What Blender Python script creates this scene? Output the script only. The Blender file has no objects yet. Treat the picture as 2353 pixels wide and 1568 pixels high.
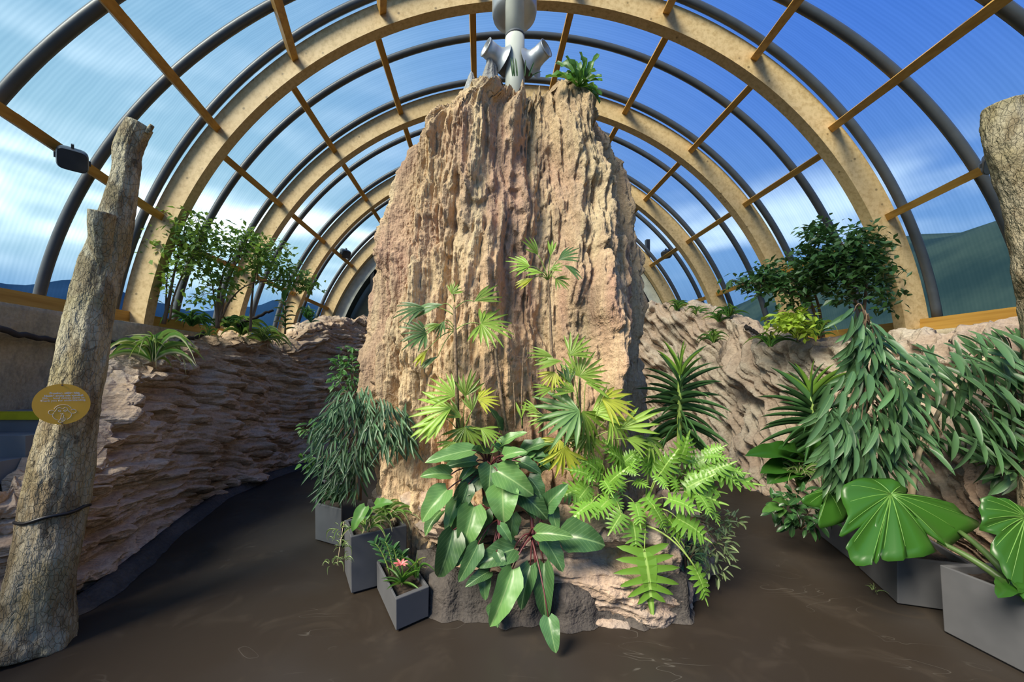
import bpy, math, random
import numpy as np
from mathutils import Vector, Matrix

# ------------------------------------------------------------------ camera, sky, sun, exposure
scene = bpy.context.scene
COL = scene.collection
FPX, PU, PV, CH = 915.0, 1105.0, 865.0, 1.75          # focal length in px, vanishing point, camera height
cam_d = bpy.data.cameras.new('camera'); cam = bpy.data.objects.new('camera', cam_d); COL.objects.link(cam)
cam_d.sensor_width = 36.0; cam_d.sensor_fit = 'HORIZONTAL'; cam_d.lens = FPX/2353*36
cam_d.shift_x = (1176.5-PU)/2353; cam_d.shift_y = (PV-784)/2353
cam_d.clip_start = 0.05; cam_d.clip_end = 2000
cam.location = (0, 0, CH); cam.rotation_euler = (math.pi/2, 0, 0)
scene.camera = cam
scene.view_settings.view_transform = 'Standard'; scene.view_settings.look = 'None'
scene.view_settings.gamma = 1.0; scene.view_settings.use_curve_mapping = False
scene.view_settings.exposure = 0.1
scene.cycles.use_denoising = True
scene.cycles.transparent_max_bounces = 24
scene.cycles.max_bounces = 5; scene.cycles.diffuse_bounces = 3; scene.cycles.glossy_bounces = 2; scene.cycles.transmission_bounces = 2
scene.cycles.use_adaptive_sampling = True; scene.cycles.adaptive_threshold = 0.06
scene.cycles.caustics_reflective = False; scene.cycles.caustics_refractive = False

class NT:
    """tiny node-graph helper"""
    def __init__(s, tree): s.t = tree; tree.nodes.clear()
    def n(s, kind, **kw):
        nd = s.t.nodes.new(kind)
        for k, v in kw.items():
            if k.startswith('i_'):
                key = k[2:]; key = int(key) if key.isdigit() else key.replace('_', ' ')
                s.put(nd.inputs[key], v)
            else: setattr(nd, k, v)
        return nd
    def put(s, sock, v):
        if isinstance(v, bpy.types.NodeSocket): s.t.links.new(v, sock)
        elif isinstance(v, bpy.types.Node): s.t.links.new(v.outputs[0], sock)
        else: sock.default_value = v
    def math(s, op, a, b=0.0, c=None, clamp=False):
        nd = s.n('ShaderNodeMath', operation=op, use_clamp=clamp); s.put(nd.inputs[0], a); s.put(nd.inputs[1], b)
        if c is not None: s.put(nd.inputs[2], c)
        return nd.outputs[0]
    def mix(s, f, a, b):
        nd = s.n('ShaderNodeMix', data_type='RGBA'); s.put(nd.inputs[0], f)
        s.put(nd.inputs[6], a if isinstance(a, (bpy.types.NodeSocket, bpy.types.Node)) else (*a[:3], 1))
        s.put(nd.inputs[7], b if isinstance(b, (bpy.types.NodeSocket, bpy.types.Node)) else (*b[:3], 1))
        return nd.outputs[2]
    def rng(s, v, a, b, c=0.0, d=1.0, smooth=True):
        nd = s.n('ShaderNodeMapRange', interpolation_type='SMOOTHSTEP' if smooth else 'LINEAR')
        for i, x in enumerate((v, a, b, c, d)): s.put(nd.inputs[i], x)
        return nd.outputs[0]
    def noise(s, vec, scale, detail=4.0, rough=0.55, dist=0.0):
        nd = s.n('ShaderNodeTexNoise'); s.put(nd.inputs['Vector'], vec)
        nd.inputs['Scale'].default_value = scale; nd.inputs['Detail'].default_value = detail
        nd.inputs['Roughness'].default_value = rough; nd.inputs['Distortion'].default_value = dist
        return nd.outputs[0]
    def vscale(s, vec, sx, sy, sz):
        nd = s.n('ShaderNodeVectorMath', operation='MULTIPLY'); s.put(nd.inputs[0], vec); nd.inputs[1].default_value = (sx, sy, sz)
        return nd.outputs[0]

SUN_DIR = Vector((-0.58, -0.50, 0.68)).normalized()
world = bpy.data.worlds.new('sky'); scene.world = world; world.use_nodes = True; world.cycles.sampling_method = 'MANUAL'; world.cycles.sample_map_resolution = 256
w = NT(world.node_tree)
tc = w.n('ShaderNodeTexCoord'); d = tc.outputs['Generated']
sep = w.n('ShaderNodeSeparateXYZ', i_0=d)
dot = w.n('ShaderNodeVectorMath', operation='DOT_PRODUCT'); w.put(dot.inputs[0], d); dot.inputs[1].default_value = (-0.93, 0.15, -0.05)
side = w.rng(dot.outputs['Value'], -0.55, 0.75)                    # paler on the sun's side of the sky
zen = w.mix(side, (0.05, 0.145, 0.50), (0.235, 0.40, 0.54))
hor = w.mix(side, (0.16, 0.30, 0.50), (0.42, 0.59, 0.64))
up = w.rng(sep.outputs[2], 0.05, 0.62)
hor = w.mix(w.rng(sep.outputs[2], 0.27, 0.12), hor, w.mix(side, (0.10, 0.20, 0.38), (0.15, 0.29, 0.50)))
sky = w.mix(up, hor, zen)
cl = w.noise(w.vscale(d, 2.2, 2.2, 7.0), 1.6, 2.0, 0.55)
cl = w.rng(cl, 0.40, 0.70)
band = w.math('MULTIPLY', w.rng(sep.outputs[2], 0.20, 0.28), w.rng(sep.outputs[2], 0.40, 0.30))
veil = w.math('MULTIPLY', w.rng(sep.outputs[2], 0.85, 0.3), w.math('MULTIPLY', side, 0.22))
cf = w.math('MULTIPLY', cl, w.math('MAXIMUM', band, veil), clamp=True)
sky = w.mix(cf, sky, w.mix(side, (0.55, 0.68, 0.85), (1.5, 1.55, 1.6)))
w.n('ShaderNodeOutputWorld', i_Surface=w.n('ShaderNodeBackground', i_Color=sky, i_Strength=1.55))
sun_d = bpy.data.lights.new('sun', 'SUN'); sun_d.energy = 8.0; sun_d.angle = math.radians(26); sun_d.color = (1.0, 0.89, 0.74)
sun = bpy.data.objects.new('sun', sun_d); COL.objects.link(sun); sun.location = (-8, -8, 12)
sun.rotation_euler = SUN_DIR.to_track_quat('Z', 'Y').to_euler()

# ------------------------------------------------------------------ helpers
def at(u, v, Y):
    """world point seen at photo pixel (u, v) at distance Y in front of the camera"""
    return Vector(((u-PU)/FPX*Y, Y, CH-(v-PV)/FPX*Y))
def onfloor(u, v, z=0.0):
    Y = (CH-z)*FPX/(v-PV); return Vector(((u-PU)/FPX*Y, Y, z))

def hash3(ix, iy, iz, seed):
    h = (ix.astype(np.int64)*374761393 + iy.astype(np.int64)*668265263 + iz.astype(np.int64)*2147483647 + seed*974711) & 0xffffffff
    h = ((h ^ (h >> 13))*1274126177) & 0xffffffff
    h = ((h ^ (h >> 16))*2246822519) & 0xffffffff
    return ((h ^ (h >> 15)) & 0xffffff)/float(0xffffff)*2-1
def vnoise(x, y, z=0.0, seed=0):
    x, y, z = np.broadcast_arrays(np.asarray(x, float), np.asarray(y, float), np.asarray(z, float))
    ix, iy, iz = np.floor(x), np.floor(y), np.floor(z); fx, fy, fz = x-ix, y-iy, z-iz
    fx, fy, fz = [t*t*t*(t*(t*6-15)+10) for t in (fx, fy, fz)]
    r = 0
    for dx in (0, 1):
        for dy in (0, 1):
            for dz in (0, 1):
                wgt = (fx if dx else 1-fx)*(fy if dy else 1-fy)*(fz if dz else 1-fz)
                r = r + wgt*hash3(ix+dx, iy+dy, iz+dz, seed)
    return r
def fbm(x, y, z=0.0, o=4, seed=0, g=0.5):
    r = 0; a = 1.0; f = 1.0
    for i in range(o):
        r = r + a*vnoise(np.asarray(x)*f, np.asarray(y)*f, np.asarray(z)*f, seed+i*17); a *= g; f *= 2.03
    return r
def ridged(x, y, z=0.0, o=4, seed=0):
    r = 0; a = 1.0; f = 1.0
    for i in range(o):
        r = r + a*(1-2*np.abs(vnoise(np.asarray(x)*f, np.asarray(y)*f, np.asarray(z)*f, seed+i*13))); a *= 0.5; f *= 2.1
    return r

def link_mesh(name, verts, faces, mat, parent=None, smooth=True, base=None):
    me = bpy.data.meshes.new(name); me.from_pydata([tuple(v) for v in verts], [], faces); me.update()
    if smooth: me.polygons.foreach_set('use_smooth', [True]*len(me.polygons))
    o = bpy.data.objects.new(name, me); COL.objects.link(o)
    if mat is not None: me.materials.append(mat)
    put(o, parent, base); return o
def put(o, parent, base=None):
    if parent is not None:
        o.parent = parent
        o.matrix_parent_inverse = root_mat(parent).inverted()
def root_mat(p):
    m = p.matrix_basis.copy()
    if p.parent: m = root_mat(p.parent) @ p.matrix_parent_inverse @ m
    return m
def thing(name, label, cat, loc=(0, 0, 0), group=None):
    o = bpy.data.objects.new(name, None); COL.objects.link(o); o.location = loc; o.empty_display_size = 0.1
    o['label'] = label; o['category'] = cat
    if group: o['group'] = group
    return o
def tag(o, label, cat, group=None):
    o['label'] = label; o['category'] = cat
    if group: o['group'] = group
    return o
def structure(o, label=None, cat=None):
    o['kind'] = 'structure'
    if label: o['label'] = label
    if cat: o['category'] = cat
    return o

class MB:
    def __init__(s): s.v = []; s.f = []
    def add(s, vs, fs):
        n = len(s.v); s.v += [tuple(v) for v in vs]; s.f += [tuple(i+n for i in f) for f in fs]; return s
    def box(s, lo, hi):
        (a, b, c), (d, e, f) = lo, hi
        return s.add([(a,b,c),(d,b,c),(d,e,c),(a,e,c),(a,b,f),(d,b,f),(d,e,f),(a,e,f)],
                     [(0,3,2,1),(4,5,6,7),(0,1,5,4),(1,2,6,5),(2,3,7,6),(3,0,4,7)])
    def bar(s, P, Q, up, wx, wz):
        P, Q, up = Vector(P), Vector(Q), Vector(up); y = (Q-P).normalized(); x = y.cross(up).normalized(); z = x.cross(y)
        vs = []
        for c in (P, Q):
            for a, b in ((-1,-1),(1,-1),(1,1),(-1,1)): vs.append(c + x*(a*wx/2) + z*(b*wz/2))
        return s.add(vs, [(0,1,2,3),(7,6,5,4),(0,4,5,1),(1,5,6,2),(2,6,7,3),(3,7,4,0)])
    def tube(s, pts, rad, n=8, cap=True):
        pts = [Vector(p) for p in pts]; N = len(pts)
        if not hasattr(rad, '__len__'): rad = [rad]*N
        vs, fs = [], []; x = None
        for i, p in enumerate(pts):
            t = (pts[min(i+1, N-1)]-pts[max(i-1, 0)]).normalized()
            if x is None: x = t.orthogonal().normalized()
            else:
                x = x - t*x.dot(t); x = x.normalized() if x.length > 1e-6 else t.orthogonal().normalized()
            y = t.cross(x)
            for k in range(n):
                a = 2*math.pi*k/n; vs.append(p + (x*math.cos(a)+y*math.sin(a))*rad[i])
        for i in range(N-1):
            for k in range(n):
                fs.append((i*n+k, i*n+(k+1) % n, (i+1)*n+(k+1) % n, (i+1)*n+k))
        if cap: fs.append(tuple(range(n))[::-1]); fs.append(tuple((N-1)*n+k for k in range(n)))
        return s.add(vs, fs)
    def build(s, name, mat, parent=None, smooth=False): return link_mesh(name, s.v, s.f, mat, parent, smooth)

def spline(pts, n):
    """Catmull-Rom through pts (any dimension), n samples"""
    P = np.array(pts, float); P = np.vstack([2*P[0]-P[1], P, 2*P[-1]-P[-2]])
    m = len(pts)-1; t = np.linspace(0, m-1e-9, n); i = np.floor(t).astype(int); f = (t-i)[:, None]
    a, b, c, d_ = P[i], P[i+1], P[i+2], P[i+3]
    return 0.5*((2*b)+(-a+c)*f+(2*a-5*b+4*c-d_)*f**2+(-a+3*b-3*c+d_)*f**3)
def grid_faces(nr, nc, wrap=False):
    f = []
    for r in range(nr-1):
        for c in range(nc if wrap else nc-1):
            c2 = (c+1) % nc
            f.append((r*nc+c, r*nc+c2, (r+1)*nc+c2, (r+1)*nc+c))
    return f

# ------------------------------------------------------------------ materials
def new_mat(name):
    m = bpy.data.materials.new(name); m.use_nodes = True; return m, NT(m.node_tree)
def finish(g, shader): g.n('ShaderNodeOutputMaterial', i_Surface=shader)
def pbsdf(g, col, rough=0.6, normal=None, metal=0.0, spec=0.5):
    b = g.n('ShaderNodeBsdfPrincipled')
    g.put(b.inputs['Base Color'], col if isinstance(col, bpy.types.NodeSocket) else (*col[:3], 1))
    g.put(b.inputs['Roughness'], rough); b.inputs['Metallic'].default_value = metal; b.inputs['Specular IOR Level'].default_value = spec
    if normal is not None: g.put(b.inputs['Normal'], normal)
    return b
def bump(g, h, strength=0.4, dist=0.02):
    b = g.n('ShaderNodeBump'); b.inputs['Strength'].default_value = strength; b.inputs['Distance'].default_value = dist
    g.put(b.inputs['Height'], h); return b.outputs[0]
def plain(name, col, rough=0.6, metal=0.0, var=0.12, scale=8.0, bmp=0.15, spec=0.4):
    m, g = new_mat(name); p = g.n('ShaderNodeNewGeometry').outputs['Position']
    n = g.noise(p, scale, 2)
    c = g.mix(g.rng(n, 0.3, 0.7), [x*(1-var) for x in col], [min(1, x*(1+var)) for x in col])
    finish(g, pbsdf(g, c, rough, bump(g, g.noise(p, scale*8, 1), bmp, 0.004) if bmp > 0.2 else None, metal, spec)); return m
def rock_mat(name, cols, streak, seed=0, bmp=0.7, rough=0.88):
    """rock coloured in large patches and fine streaks; streak = coordinate multipliers"""
    m, g = new_mat(name); p = g.n('ShaderNodeNewGeometry').outputs['Position']
    off = g.n('ShaderNodeVectorMath', operation='ADD'); g.put(off.inputs[0], p); off.inputs[1].default_value = (seed*3.1, seed*1.7, seed*2.3); p = off.outputs[0]
    s = g.vscale(p, *streak)
    a = g.rng(g.noise(p, 0.9, 1, 0.5), 0.38, 0.62); b = g.rng(g.noise(s, 1.6, 2, 0.6), 0.42, 0.64)
    h0 = g.noise(s, 8, 3, 0.7); h1 = g.noise(p, 30, 2, 0.6); c = g.rng(h0, 0.47, 0.66)
    col = g.mix(a, cols[0], cols[1]); col = g.mix(g.math('MULTIPLY', b, 0.85), col, cols[2]); col = g.mix(g.math('MULTIPLY', c, 0.55), col, cols[3])
    br = g.n('ShaderNodeHueSaturation', i_Color=col); g.put(br.inputs['Value'], g.rng(h1, 0.25, 0.75, 0.8, 1.16, False))
    h = g.math('ADD', g.math('MULTIPLY', h0, 0.65), g.math('MULTIPLY', h1, 0.35))
    finish(g, pbsdf(g, br.outputs[0], rough, bump(g, h, bmp, 0.06), spec=0.15)); return m
def wood_mat(name, col, dark, axis=(1, 1, 0.06), knots=True):
    m, g = new_mat(name); tc = g.n('ShaderNodeTexCoord').outputs['Object']
    s = g.vscale(tc, *axis); n = g.noise(s, 22, 2, 0.6)
    c = g.mix(g.rng(n, 0.35, 0.75), col, dark)
    big = g.noise(tc, 1.2, 1); c = g.mix(g.math('MULTIPLY', g.rng(big, 0.4, 0.75), 0.35), c, dark)
    if knots:
        vo = g.n('ShaderNodeTexVoronoi', i_Vector=g.vscale(tc, 5, 5, 5)); vo.inputs['Scale'].default_value = 1.1
        k = g.rng(vo.outputs['Distance'], 0.13, 0.05); c = g.mix(g.math('MULTIPLY', k, 0.8), c, [x*0.35 for x in dark])
    finish(g, pbsdf(g, c, 0.55, spec=0.35)); return m

M = {}
M['pillar'] = rock_mat('pillar_rock', [(0.52,0.36,0.205),(0.43,0.265,0.175),(0.56,0.42,0.245),(0.33,0.22,0.14)], (1.6,1.6,0.16), 1, 0.85)
M['pillar_grey'] = rock_mat('grey_lime_rock', [(0.46,0.43,0.38),(0.36,0.33,0.29),(0.52,0.50,0.46),(0.27,0.25,0.22)], (1.6,1.6,0.3), 4)
M['ledge'] = rock_mat('ledge_rock', [(0.34,0.25,0.17),(0.46,0.34,0.24),(0.28,0.24,0.20),(0.24,0.18,0.13)], (0.6,0.6,2.0), 2)
M['strata'] = rock_mat('layered_brown_rock', [(0.54,0.375,0.245),(0.46,0.31,0.195),(0.60,0.46,0.33),(0.36,0.24,0.15)], (0.5,0.5,2.6), 3)
M['rightrock'] = rock_mat('pink_tan_rock', [(0.44,0.325,0.235),(0.40,0.285,0.20),(0.48,0.39,0.29),(0.28,0.20,0.14)], (1.2,1.2,0.9), 5)
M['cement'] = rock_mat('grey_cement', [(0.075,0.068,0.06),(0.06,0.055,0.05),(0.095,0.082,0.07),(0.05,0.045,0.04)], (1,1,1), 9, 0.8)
M['concrete'] = rock_mat('stained_concrete', [(0.46,0.38,0.25),(0.38,0.31,0.20),(0.52,0.40,0.26),(0.28,0.235,0.165)], (1,1,0.5), 6, 0.35)
M['stair'] = plain('stair_concrete', (0.17,0.17,0.16), 0.8, var=0.15, scale=2, bmp=0.3)
M['yellow'] = plain('yellow_paint', (0.50,0.42,0.01), 0.5)
M['glulam'] = wood_mat('pale_glulam', (0.64,0.45,0.22), (0.47,0.31,0.13), (1, 1, 1))
M['purlin'] = wood_mat('orange_timber', (0.52,0.285,0.06), (0.36,0.175,0.03), (1, 0.06, 1), False)
M['steel'] = plain('dark_grey_steel', (0.06,0.065,0.07), 0.42, 0.0, 0.08)
M['black'] = plain('black_metal', (0.012,0.012,0.013), 0.4)
M['galv'] = plain('galvanised_steel', (0.46,0.47,0.47), 0.42, 0.55, 0.08)
M['pipe'] = plain('cream_pipe', (0.55,0.55,0.47), 0.45, 0.0, 0.10, 4)
M['planter'] = plain('grey_fibre_cement', (0.088,0.092,0.098), 0.6, 0.0, 0.06, 6)
M['soil'] = plain('dark_soil', (0.045,0.032,0.022), 0.95, 0.0, 0.5, 40, 0.9)
M['bamboo'] = plain('pale_bamboo', (0.55,0.45,0.28), 0.5)
M['twig'] = plain('brown_twig', (0.17,0.11,0.065), 0.8)
M['palm_stem'] = plain('fibrous_stem', (0.20,0.14,0.085), 0.9, var=0.4, scale=60)
M['greenstem'] = plain('green_stem', (0.22,0.32,0.07), 0.5)
M['redstem'] = plain('dark_red_stem', (0.10,0.028,0.03), 0.4)
M['darkbranch'] = plain('dark_bark', (0.035,0.026,0.022), 0.8, bmp=0.6)
M['glass_dark'] = plain('dark_window_glass', (0.02,0.026,0.024), 0.12, spec=0.6)
M['cream'] = plain('cream_panel', (0.55,0.54,0.44), 0.6)
M['lamp_glass'] = plain('lamp_lens', (0.035,0.045,0.055), 0.15)

def bark_mat(name, c1, c2, c3):
    m, g = new_mat(name); p = g.n('ShaderNodeNewGeometry').outputs['Position']
    s = g.vscale(p, 1, 1, 0.4); n1 = g.rng(g.noise(s, 9, 4, 0.65), 0.42, 0.60); n2 = g.rng(g.noise(p, 3, 3), 0.45, 0.7)
    vo = g.n('ShaderNodeTexVoronoi', i_Vector=g.vscale(p, 1, 1, 0.6), feature='DISTANCE_TO_EDGE'); vo.inputs['Scale'].default_value = 34
    crack = g.rng(vo.outputs['Distance'], 0.05, 0.0)
    c = g.mix(n1, c1, c2); c = g.mix(g.math('MULTIPLY', n2, 0.6), c, c3)
    v2 = g.n('ShaderNodeTexVoronoi', i_Vector=g.vscale(p, 1, 1, 0.7)); v2.inputs['Scale'].default_value = 9
    c = g.mix(g.math('MULTIPLY', g.math('MULTIPLY', g.rng(v2.outputs['Distance'], 0.26, 0.14), g.rng(g.noise(p, 17, 2), 0.50, 0.58)), 0.75), c, [x*0.3 for x in c2])
    c = g.mix(g.math('MULTIPLY', g.math('MULTIPLY', crack, n1), 0.35), c, [x*0.35 for x in c2])
    h = g.math('SUBTRACT', g.noise(s, 22, 3, 0.65), g.math('MULTIPLY', crack, 0.12))
    finish(g, pbsdf(g, c, 0.85, bump(g, h, 1.0, 0.035), spec=0.2)); return m
M['bark'] = bark_mat('pale_bark', (0.38,0.33,0.22), (0.20,0.155,0.09), (0.27,0.22,0.10))

def floor_mat():
    m, g = new_mat('brown_resin_floor'); p = g.n('ShaderNodeNewGeometry').outputs['Position']
    a = g.rng(g.noise(p, 0.55, 3, 0.55), 0.38, 0.66); b = g.rng(g.noise(p, 2.2, 3, 0.6, 1.2), 0.5, 0.74)
    c = g.mix(a, (0.028,0.021,0.0145), (0.037,0.032,0.027)); c = g.mix(g.math('MULTIPLY', b, 0.5), c, (0.050,0.039,0.027))
    sw = g.noise(g.vscale(p, 0.6, 1.6, 1), 1.7, 2, 0.5, 1.8)                                # trowel swirls
    line = g.math('MULTIPLY', g.rng(g.math('ABSOLUTE', g.math('SUBTRACT', sw, 0.52)), 0.006, 0.0), g.rng(g.noise(p, 1.3, 2), 0.52, 0.66))
    c = g.mix(g.math('MULTIPLY', line, 0.5), c, (0.13,0.12,0.10))
    r = g.rng(b, 0, 1, 0.46, 0.58)
    h = g.noise(p, 3, 3)
    finish(g, pbsdf(g, c, r, bump(g, h, 0.25, 0.01), spec=0.25)); return m
M['floor'] = floor_mat()

def pane_mat():
    m, g = new_mat('fluted_polycarbonate'); p = g.n('ShaderNodeNewGeometry').outputs['Position']
    y = g.n('ShaderNodeSeparateXYZ', i_0=p).outputs[1]
    s = g.math('SINE', g.math('MULTIPLY', y, 2*math.pi/0.042))
    s2 = g.math('SINE', g.math('MULTIPLY', y, 2*math.pi/0.31)); s3 = g.math('SINE', g.math('MULTIPLY', y, 2*math.pi/0.117))
    st = g.math('ADD', g.math('MULTIPLY', s, 0.5), g.math('ADD', g.math('MULTIPLY', s2, 0.25), g.math('MULTIPLY', s3, 0.25)))
    tint = g.mix(g.rng(st, -1, 1, 0, 1, False), (0.66,0.77,0.82), (0.80,0.88,0.91))
    finish(g, g.n('ShaderNodeBsdfTransparent', i_Color=tint)); return m
M['pane'] = pane_mat()

# ------------------------------------------------------------------ ground outside and hills
def terrain():
    m, g = new_mat('outside_grass'); p = g.n('ShaderNodeNewGeometry').outputs['Position']
    c = g.mix(g.rng(g.noise(p, 0.35, 4), 0.35, 0.7), (0.011,0.028,0.031), (0.028,0.050,0.045))
    finish(g, pbsdf(g, c, 0.9, spec=0.1))
    xs = np.concatenate([np.linspace(-60, -7, 24), np.linspace(-6.4, 7.4, 8), np.linspace(8, 60, 34)]); ys = np.linspace(-12, 70, 50)
    X, Y = np.meshgrid(xs, ys)
    bank = np.clip((X-7.6)/18, 0, 1); bank = bank*bank*(3-2*bank)
    Z = -0.25 + bank*(11.8-0.10*Y+1.0*fbm(X*0.12, Y*0.12, o=3, seed=5)) - np.clip((-X-8)/40, 0, 1)*5
    o = link_mesh('ground', np.c_[X.ravel(), Y.ravel(), Z.ravel()], grid_faces(len(ys), len(xs)), m); structure(o, 'grass bank outside the glazing', 'ground')
    m, g = new_mat('hazy_forest'); p = g.n('ShaderNodeNewGeometry').outputs['Position']
    c = g.mix(g.rng(g.noise(p, 0.02, 5), 0.35, 0.7), (0.012,0.036,0.080), (0.02,0.052,0.11)); finish(g, pbsdf(g, c, 1.0, spec=0.0))
    for r, hh, sd in ((320, 52, 3), (190, 17, 8)):
        A = np.linspace(math.radians(60), math.radians(200), 120); T = np.linspace(0, 1, 8); AA, TT = np.meshgrid(A, T)
        H = hh*(1+0.35*fbm(AA*3.1, 0*AA, o=4, seed=sd))*TT-10*(1-TT)
        R = r+90*TT
        o = link_mesh('hill', np.c_[(R*np.cos(AA)).ravel(), (R*np.sin(AA)).ravel(), H.ravel()], grid_faces(8, 120), m); structure(o, 'hazy blue wooded hills beyond the glazing', 'hill')
terrain()

# ------------------------------------------------------------------ floor, walls
o = MB().box((-5.4, -1.5, -0.12), (6.6, 11.6, 0.0)).build('floor', M['floor']); structure(o, 'dark brown trowelled resin floor', 'floor')
CX, CZ, R = 0.565, 1.63, 5.0
def wall_side(name, sgn, xin, top, label):
    ny, nz = 150, 50; Y, Z = np.meshgrid(np.linspace(-1.5, 11.4, ny), np.linspace(0, top, nz))
    lip = np.clip((Z-(top-0.34))*30, 0, 1)*0.10
    X = xin + sgn*(0.05*fbm(Y*1.1, Z*1.3, o=4, seed=3)) - sgn*lip
    v = np.c_[X.ravel(), Y.ravel(), Z.ravel()]; f = grid_faces(nz, ny)
    n = len(v); back = np.c_[np.full(ny, xin+sgn*1.15), np.linspace(-1.5, 11.4, ny), np.full(ny, top)]
    v = np.vstack([v, back]); f += [((nz-1)*ny+i, (nz-1)*ny+i+1, n+i+1, n+i) for i in range(ny-1)]
    o = link_mesh(name, v, f, M['concrete']); structure(o, label, 'wall')
wall_side('wall_left', -1, -4.42, 2.42, 'stained concrete side wall under the left glazing')
wall_side('wall_right', 1, 5.45, 2.30, 'concrete side wall under the right glazing')

# ------------------------------------------------------------------ the vault
ceiling = bpy.data.objects.new('ceiling', None); COL.objects.link(ceiling); ceiling.location = (CX, 5.2, 0); structure(ceiling, 'timber and polycarbonate barrel vault', 'roof')
def ept(th, a, b, Y, cz=CZ): return Vector((CX+a*math.cos(th), Y, cz+b*math.sin(th)))
ARCH = [5.16, 7.07, 9.03, 10.98]
for Yf in ARCH:
    ths = np.linspace(math.radians(8.2), math.radians(171.8), 97); mb = MB(); vs = []; fs = []
    for t in ths:
        for rr, yy in ((R, Yf), (R+0.31, Yf), (R+0.31, Yf+0.15), (R, Yf+0.15)): vs.append(ept(t, rr, rr, yy))
    for i in range(96):
        for k in range(4): fs.append((i*4+k, i*4+(k+1) % 4, (i+1)*4+(k+1) % 4, (i+1)*4+k))
    fs += [(3,2,1,0), (96*4,96*4+1,96*4+2,96*4+3)]
    mb.add(vs, fs).build('arch_beam', M['glulam'], ceiling)
# glazing stations: Y, semi-axes of the glass
ST = [(1.2, 5.42, 3.62), (3.2, 5.42, 4.27), (4.18, 5.38, 4.77), (5.10, 5.42, 5.42), (6.10, 5.42, 5.42), (7.01, 5.42, 5.42), (8.03, 5.42, 5.42), (8.97, 5.42, 5.42), (9.98, 5.42, 5.42), (10.92, 5.42, 5.42)]
DRIFT = [16, 10.7, 7.0] + [0]*7
def ang(k, si):
    th = 7.5+15*k; off = 90-th
    if abs(off) > 75: return math.radians(th)
    return math.radians(th+DRIFT[si]*max(-1, min(1, off/32.0)))
for si, (Y, a, b) in enumerate(ST):                                       # dark glazing bars
    if si == 0: continue
    pts = [ept(math.radians(t), a-0.065, b-0.065, Y) for t in np.linspace(9, 171, 90)]
    MB().tube(pts, 0.05, 8).build('glazing_bar', M['steel'], ceiling, True)
for si in range(len(ST)-1):
    (Y0, a0, b0), (Y1, a1, b1) = ST[si], ST[si+1]
    for k in range(0, 11):
        vs = []; n = 5
        for j in range(n+1):
            for (Y, a, b, s2) in ((Y0, a0, b0, si), (Y1, a1, b1, si+1)):
                th = ang(k, s2)*(1-j/n)+ang(k+1, s2)*j/n; vs.append(ept(th, a, b, Y))
        fs = [(2*j, 2*j+1, 2*j+3, 2*j+2) for j in range(n)]
        link_mesh('pane', vs, fs, M['pane'], ceiling)
for k in range(1, 11):                                                    # purlins, one piece per bay
    def pp(si, Y=None, k=k):
        Y0, a, b = ST[si]; return ept(ang(k, si), a-0.2, b-0.2, Y0 if Y is None else Y)
    th0 = ang(k, 3); off = 90-math.degrees(th0); th1 = th0+math.radians(2.4*max(-1, min(1, off/32.0)))
    A1 = ept(th1, 5.22, 5.22, 5.17); N1 = pp(1); fr = (5.17-4.18)/(5.17-3.2); M1 = A1.lerp(N1, fr); Z1 = A1.lerp(N1, 2.0)
    segs = [(Z1, N1), (N1, M1), (M1, A1)] + [(pp(3, ARCH[i]+0.14), pp(3, ARCH[i+1]+0.01)) for i in range(3)]
    for P, Q in segs:
        th = math.atan2(P.z-CZ, P.x-CX); MB().bar(P, Q, (math.cos(th), 0, math.sin(th)), 0.085, 0.11).build('purlin', M['purlin'], ceiling)
for sgn, zz, xx in ((-1, 2.52, -4.62), (1, 2.42, 5.76)):
    for Y0, Y1 in ((1.2, 5.17), (5.30, 7.08), (7.21, 9.04), (9.17, 10.99)):
        MB().box((xx-0.07, Y0, zz-0.09), (xx+0.07, Y1, zz+0.07)).build('sill_beam', M['purlin'], ceiling)
# end wall
wb = bpy.data.objects.new('wall_back', None); COL.objects.link(wb); wb.location = (CX, 11.3, 0); structure(wb, 'dark glazed end wall behind the rocks', 'wall')
vs = [(CX, 11.35, CZ)]+[ept(math.radians(t), 5.3, 5.3, 11.35) for t in np.linspace(0, 180, 41)]+[(CX-5.3, 11.35, 0), (CX+5.3, 11.35, 0)]
link_mesh('glazing', vs, [(0, i+1, i) for i in range(1, 41)]+[(0, 42, 41), (0, 43, 42), (0, 1, 43)], M['glass_dark'], wb, False)
vs = []; fs = []
for i, t in enumerate(np.linspace(8, 172, 60)):
    for rr in (5.0, 4.72): vs.append(ept(math.radians(t), rr, rr, 11.16))
    if i: fs.append((2*i-2, 2*i-1, 2*i+1, 2*i))
link_mesh('cream_border', vs, fs, M['cream'], wb)
for x in (-3.05, -1.6, 0.4, 2.2, 4.7): MB().box((x-0.05, 11.18, 0), (x+0.05, 11.3, 5.6)).build('mullion', M['black'], wb)
for z in (1.9, 3.2): MB().box((-4.2, 11.2, z-0.04), (5.2, 11.28, z+0.04)).build('transom', M['black'], wb)

# ------------------------------------------------------------------ stairs at the far left
st = thing('staircase', 'grey concrete steps with a yellow nosing behind the left tree trunk', 'stairs', (-4.0, 3.3, 0))
for i, (Y, z) in enumerate(((2.2, 0.59), (2.45, 0.76), (2.70, 0.93), (2.95, 1.10), (3.20, 1.27), (3.45, 1.44))):
    MB().box((-4.30, Y, 0 if i == 0 else z-0.17), (-3.66 if i > 2 else -4.0, (Y+0.28 if i < 5 else 3.75), z)).build('step', M['stair'], st)
MB().box((-4.30, 3.425, 1.375), (-3.66, 3.45, 1.442)).add([(-4.30,3.425,1.444),(-3.66,3.425,1.444),(-3.66,3.49,1.444),(-4.30,3.49,1.444)], [(0,1,2,3)]).build('nosing', M['yellow'], st)

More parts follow.
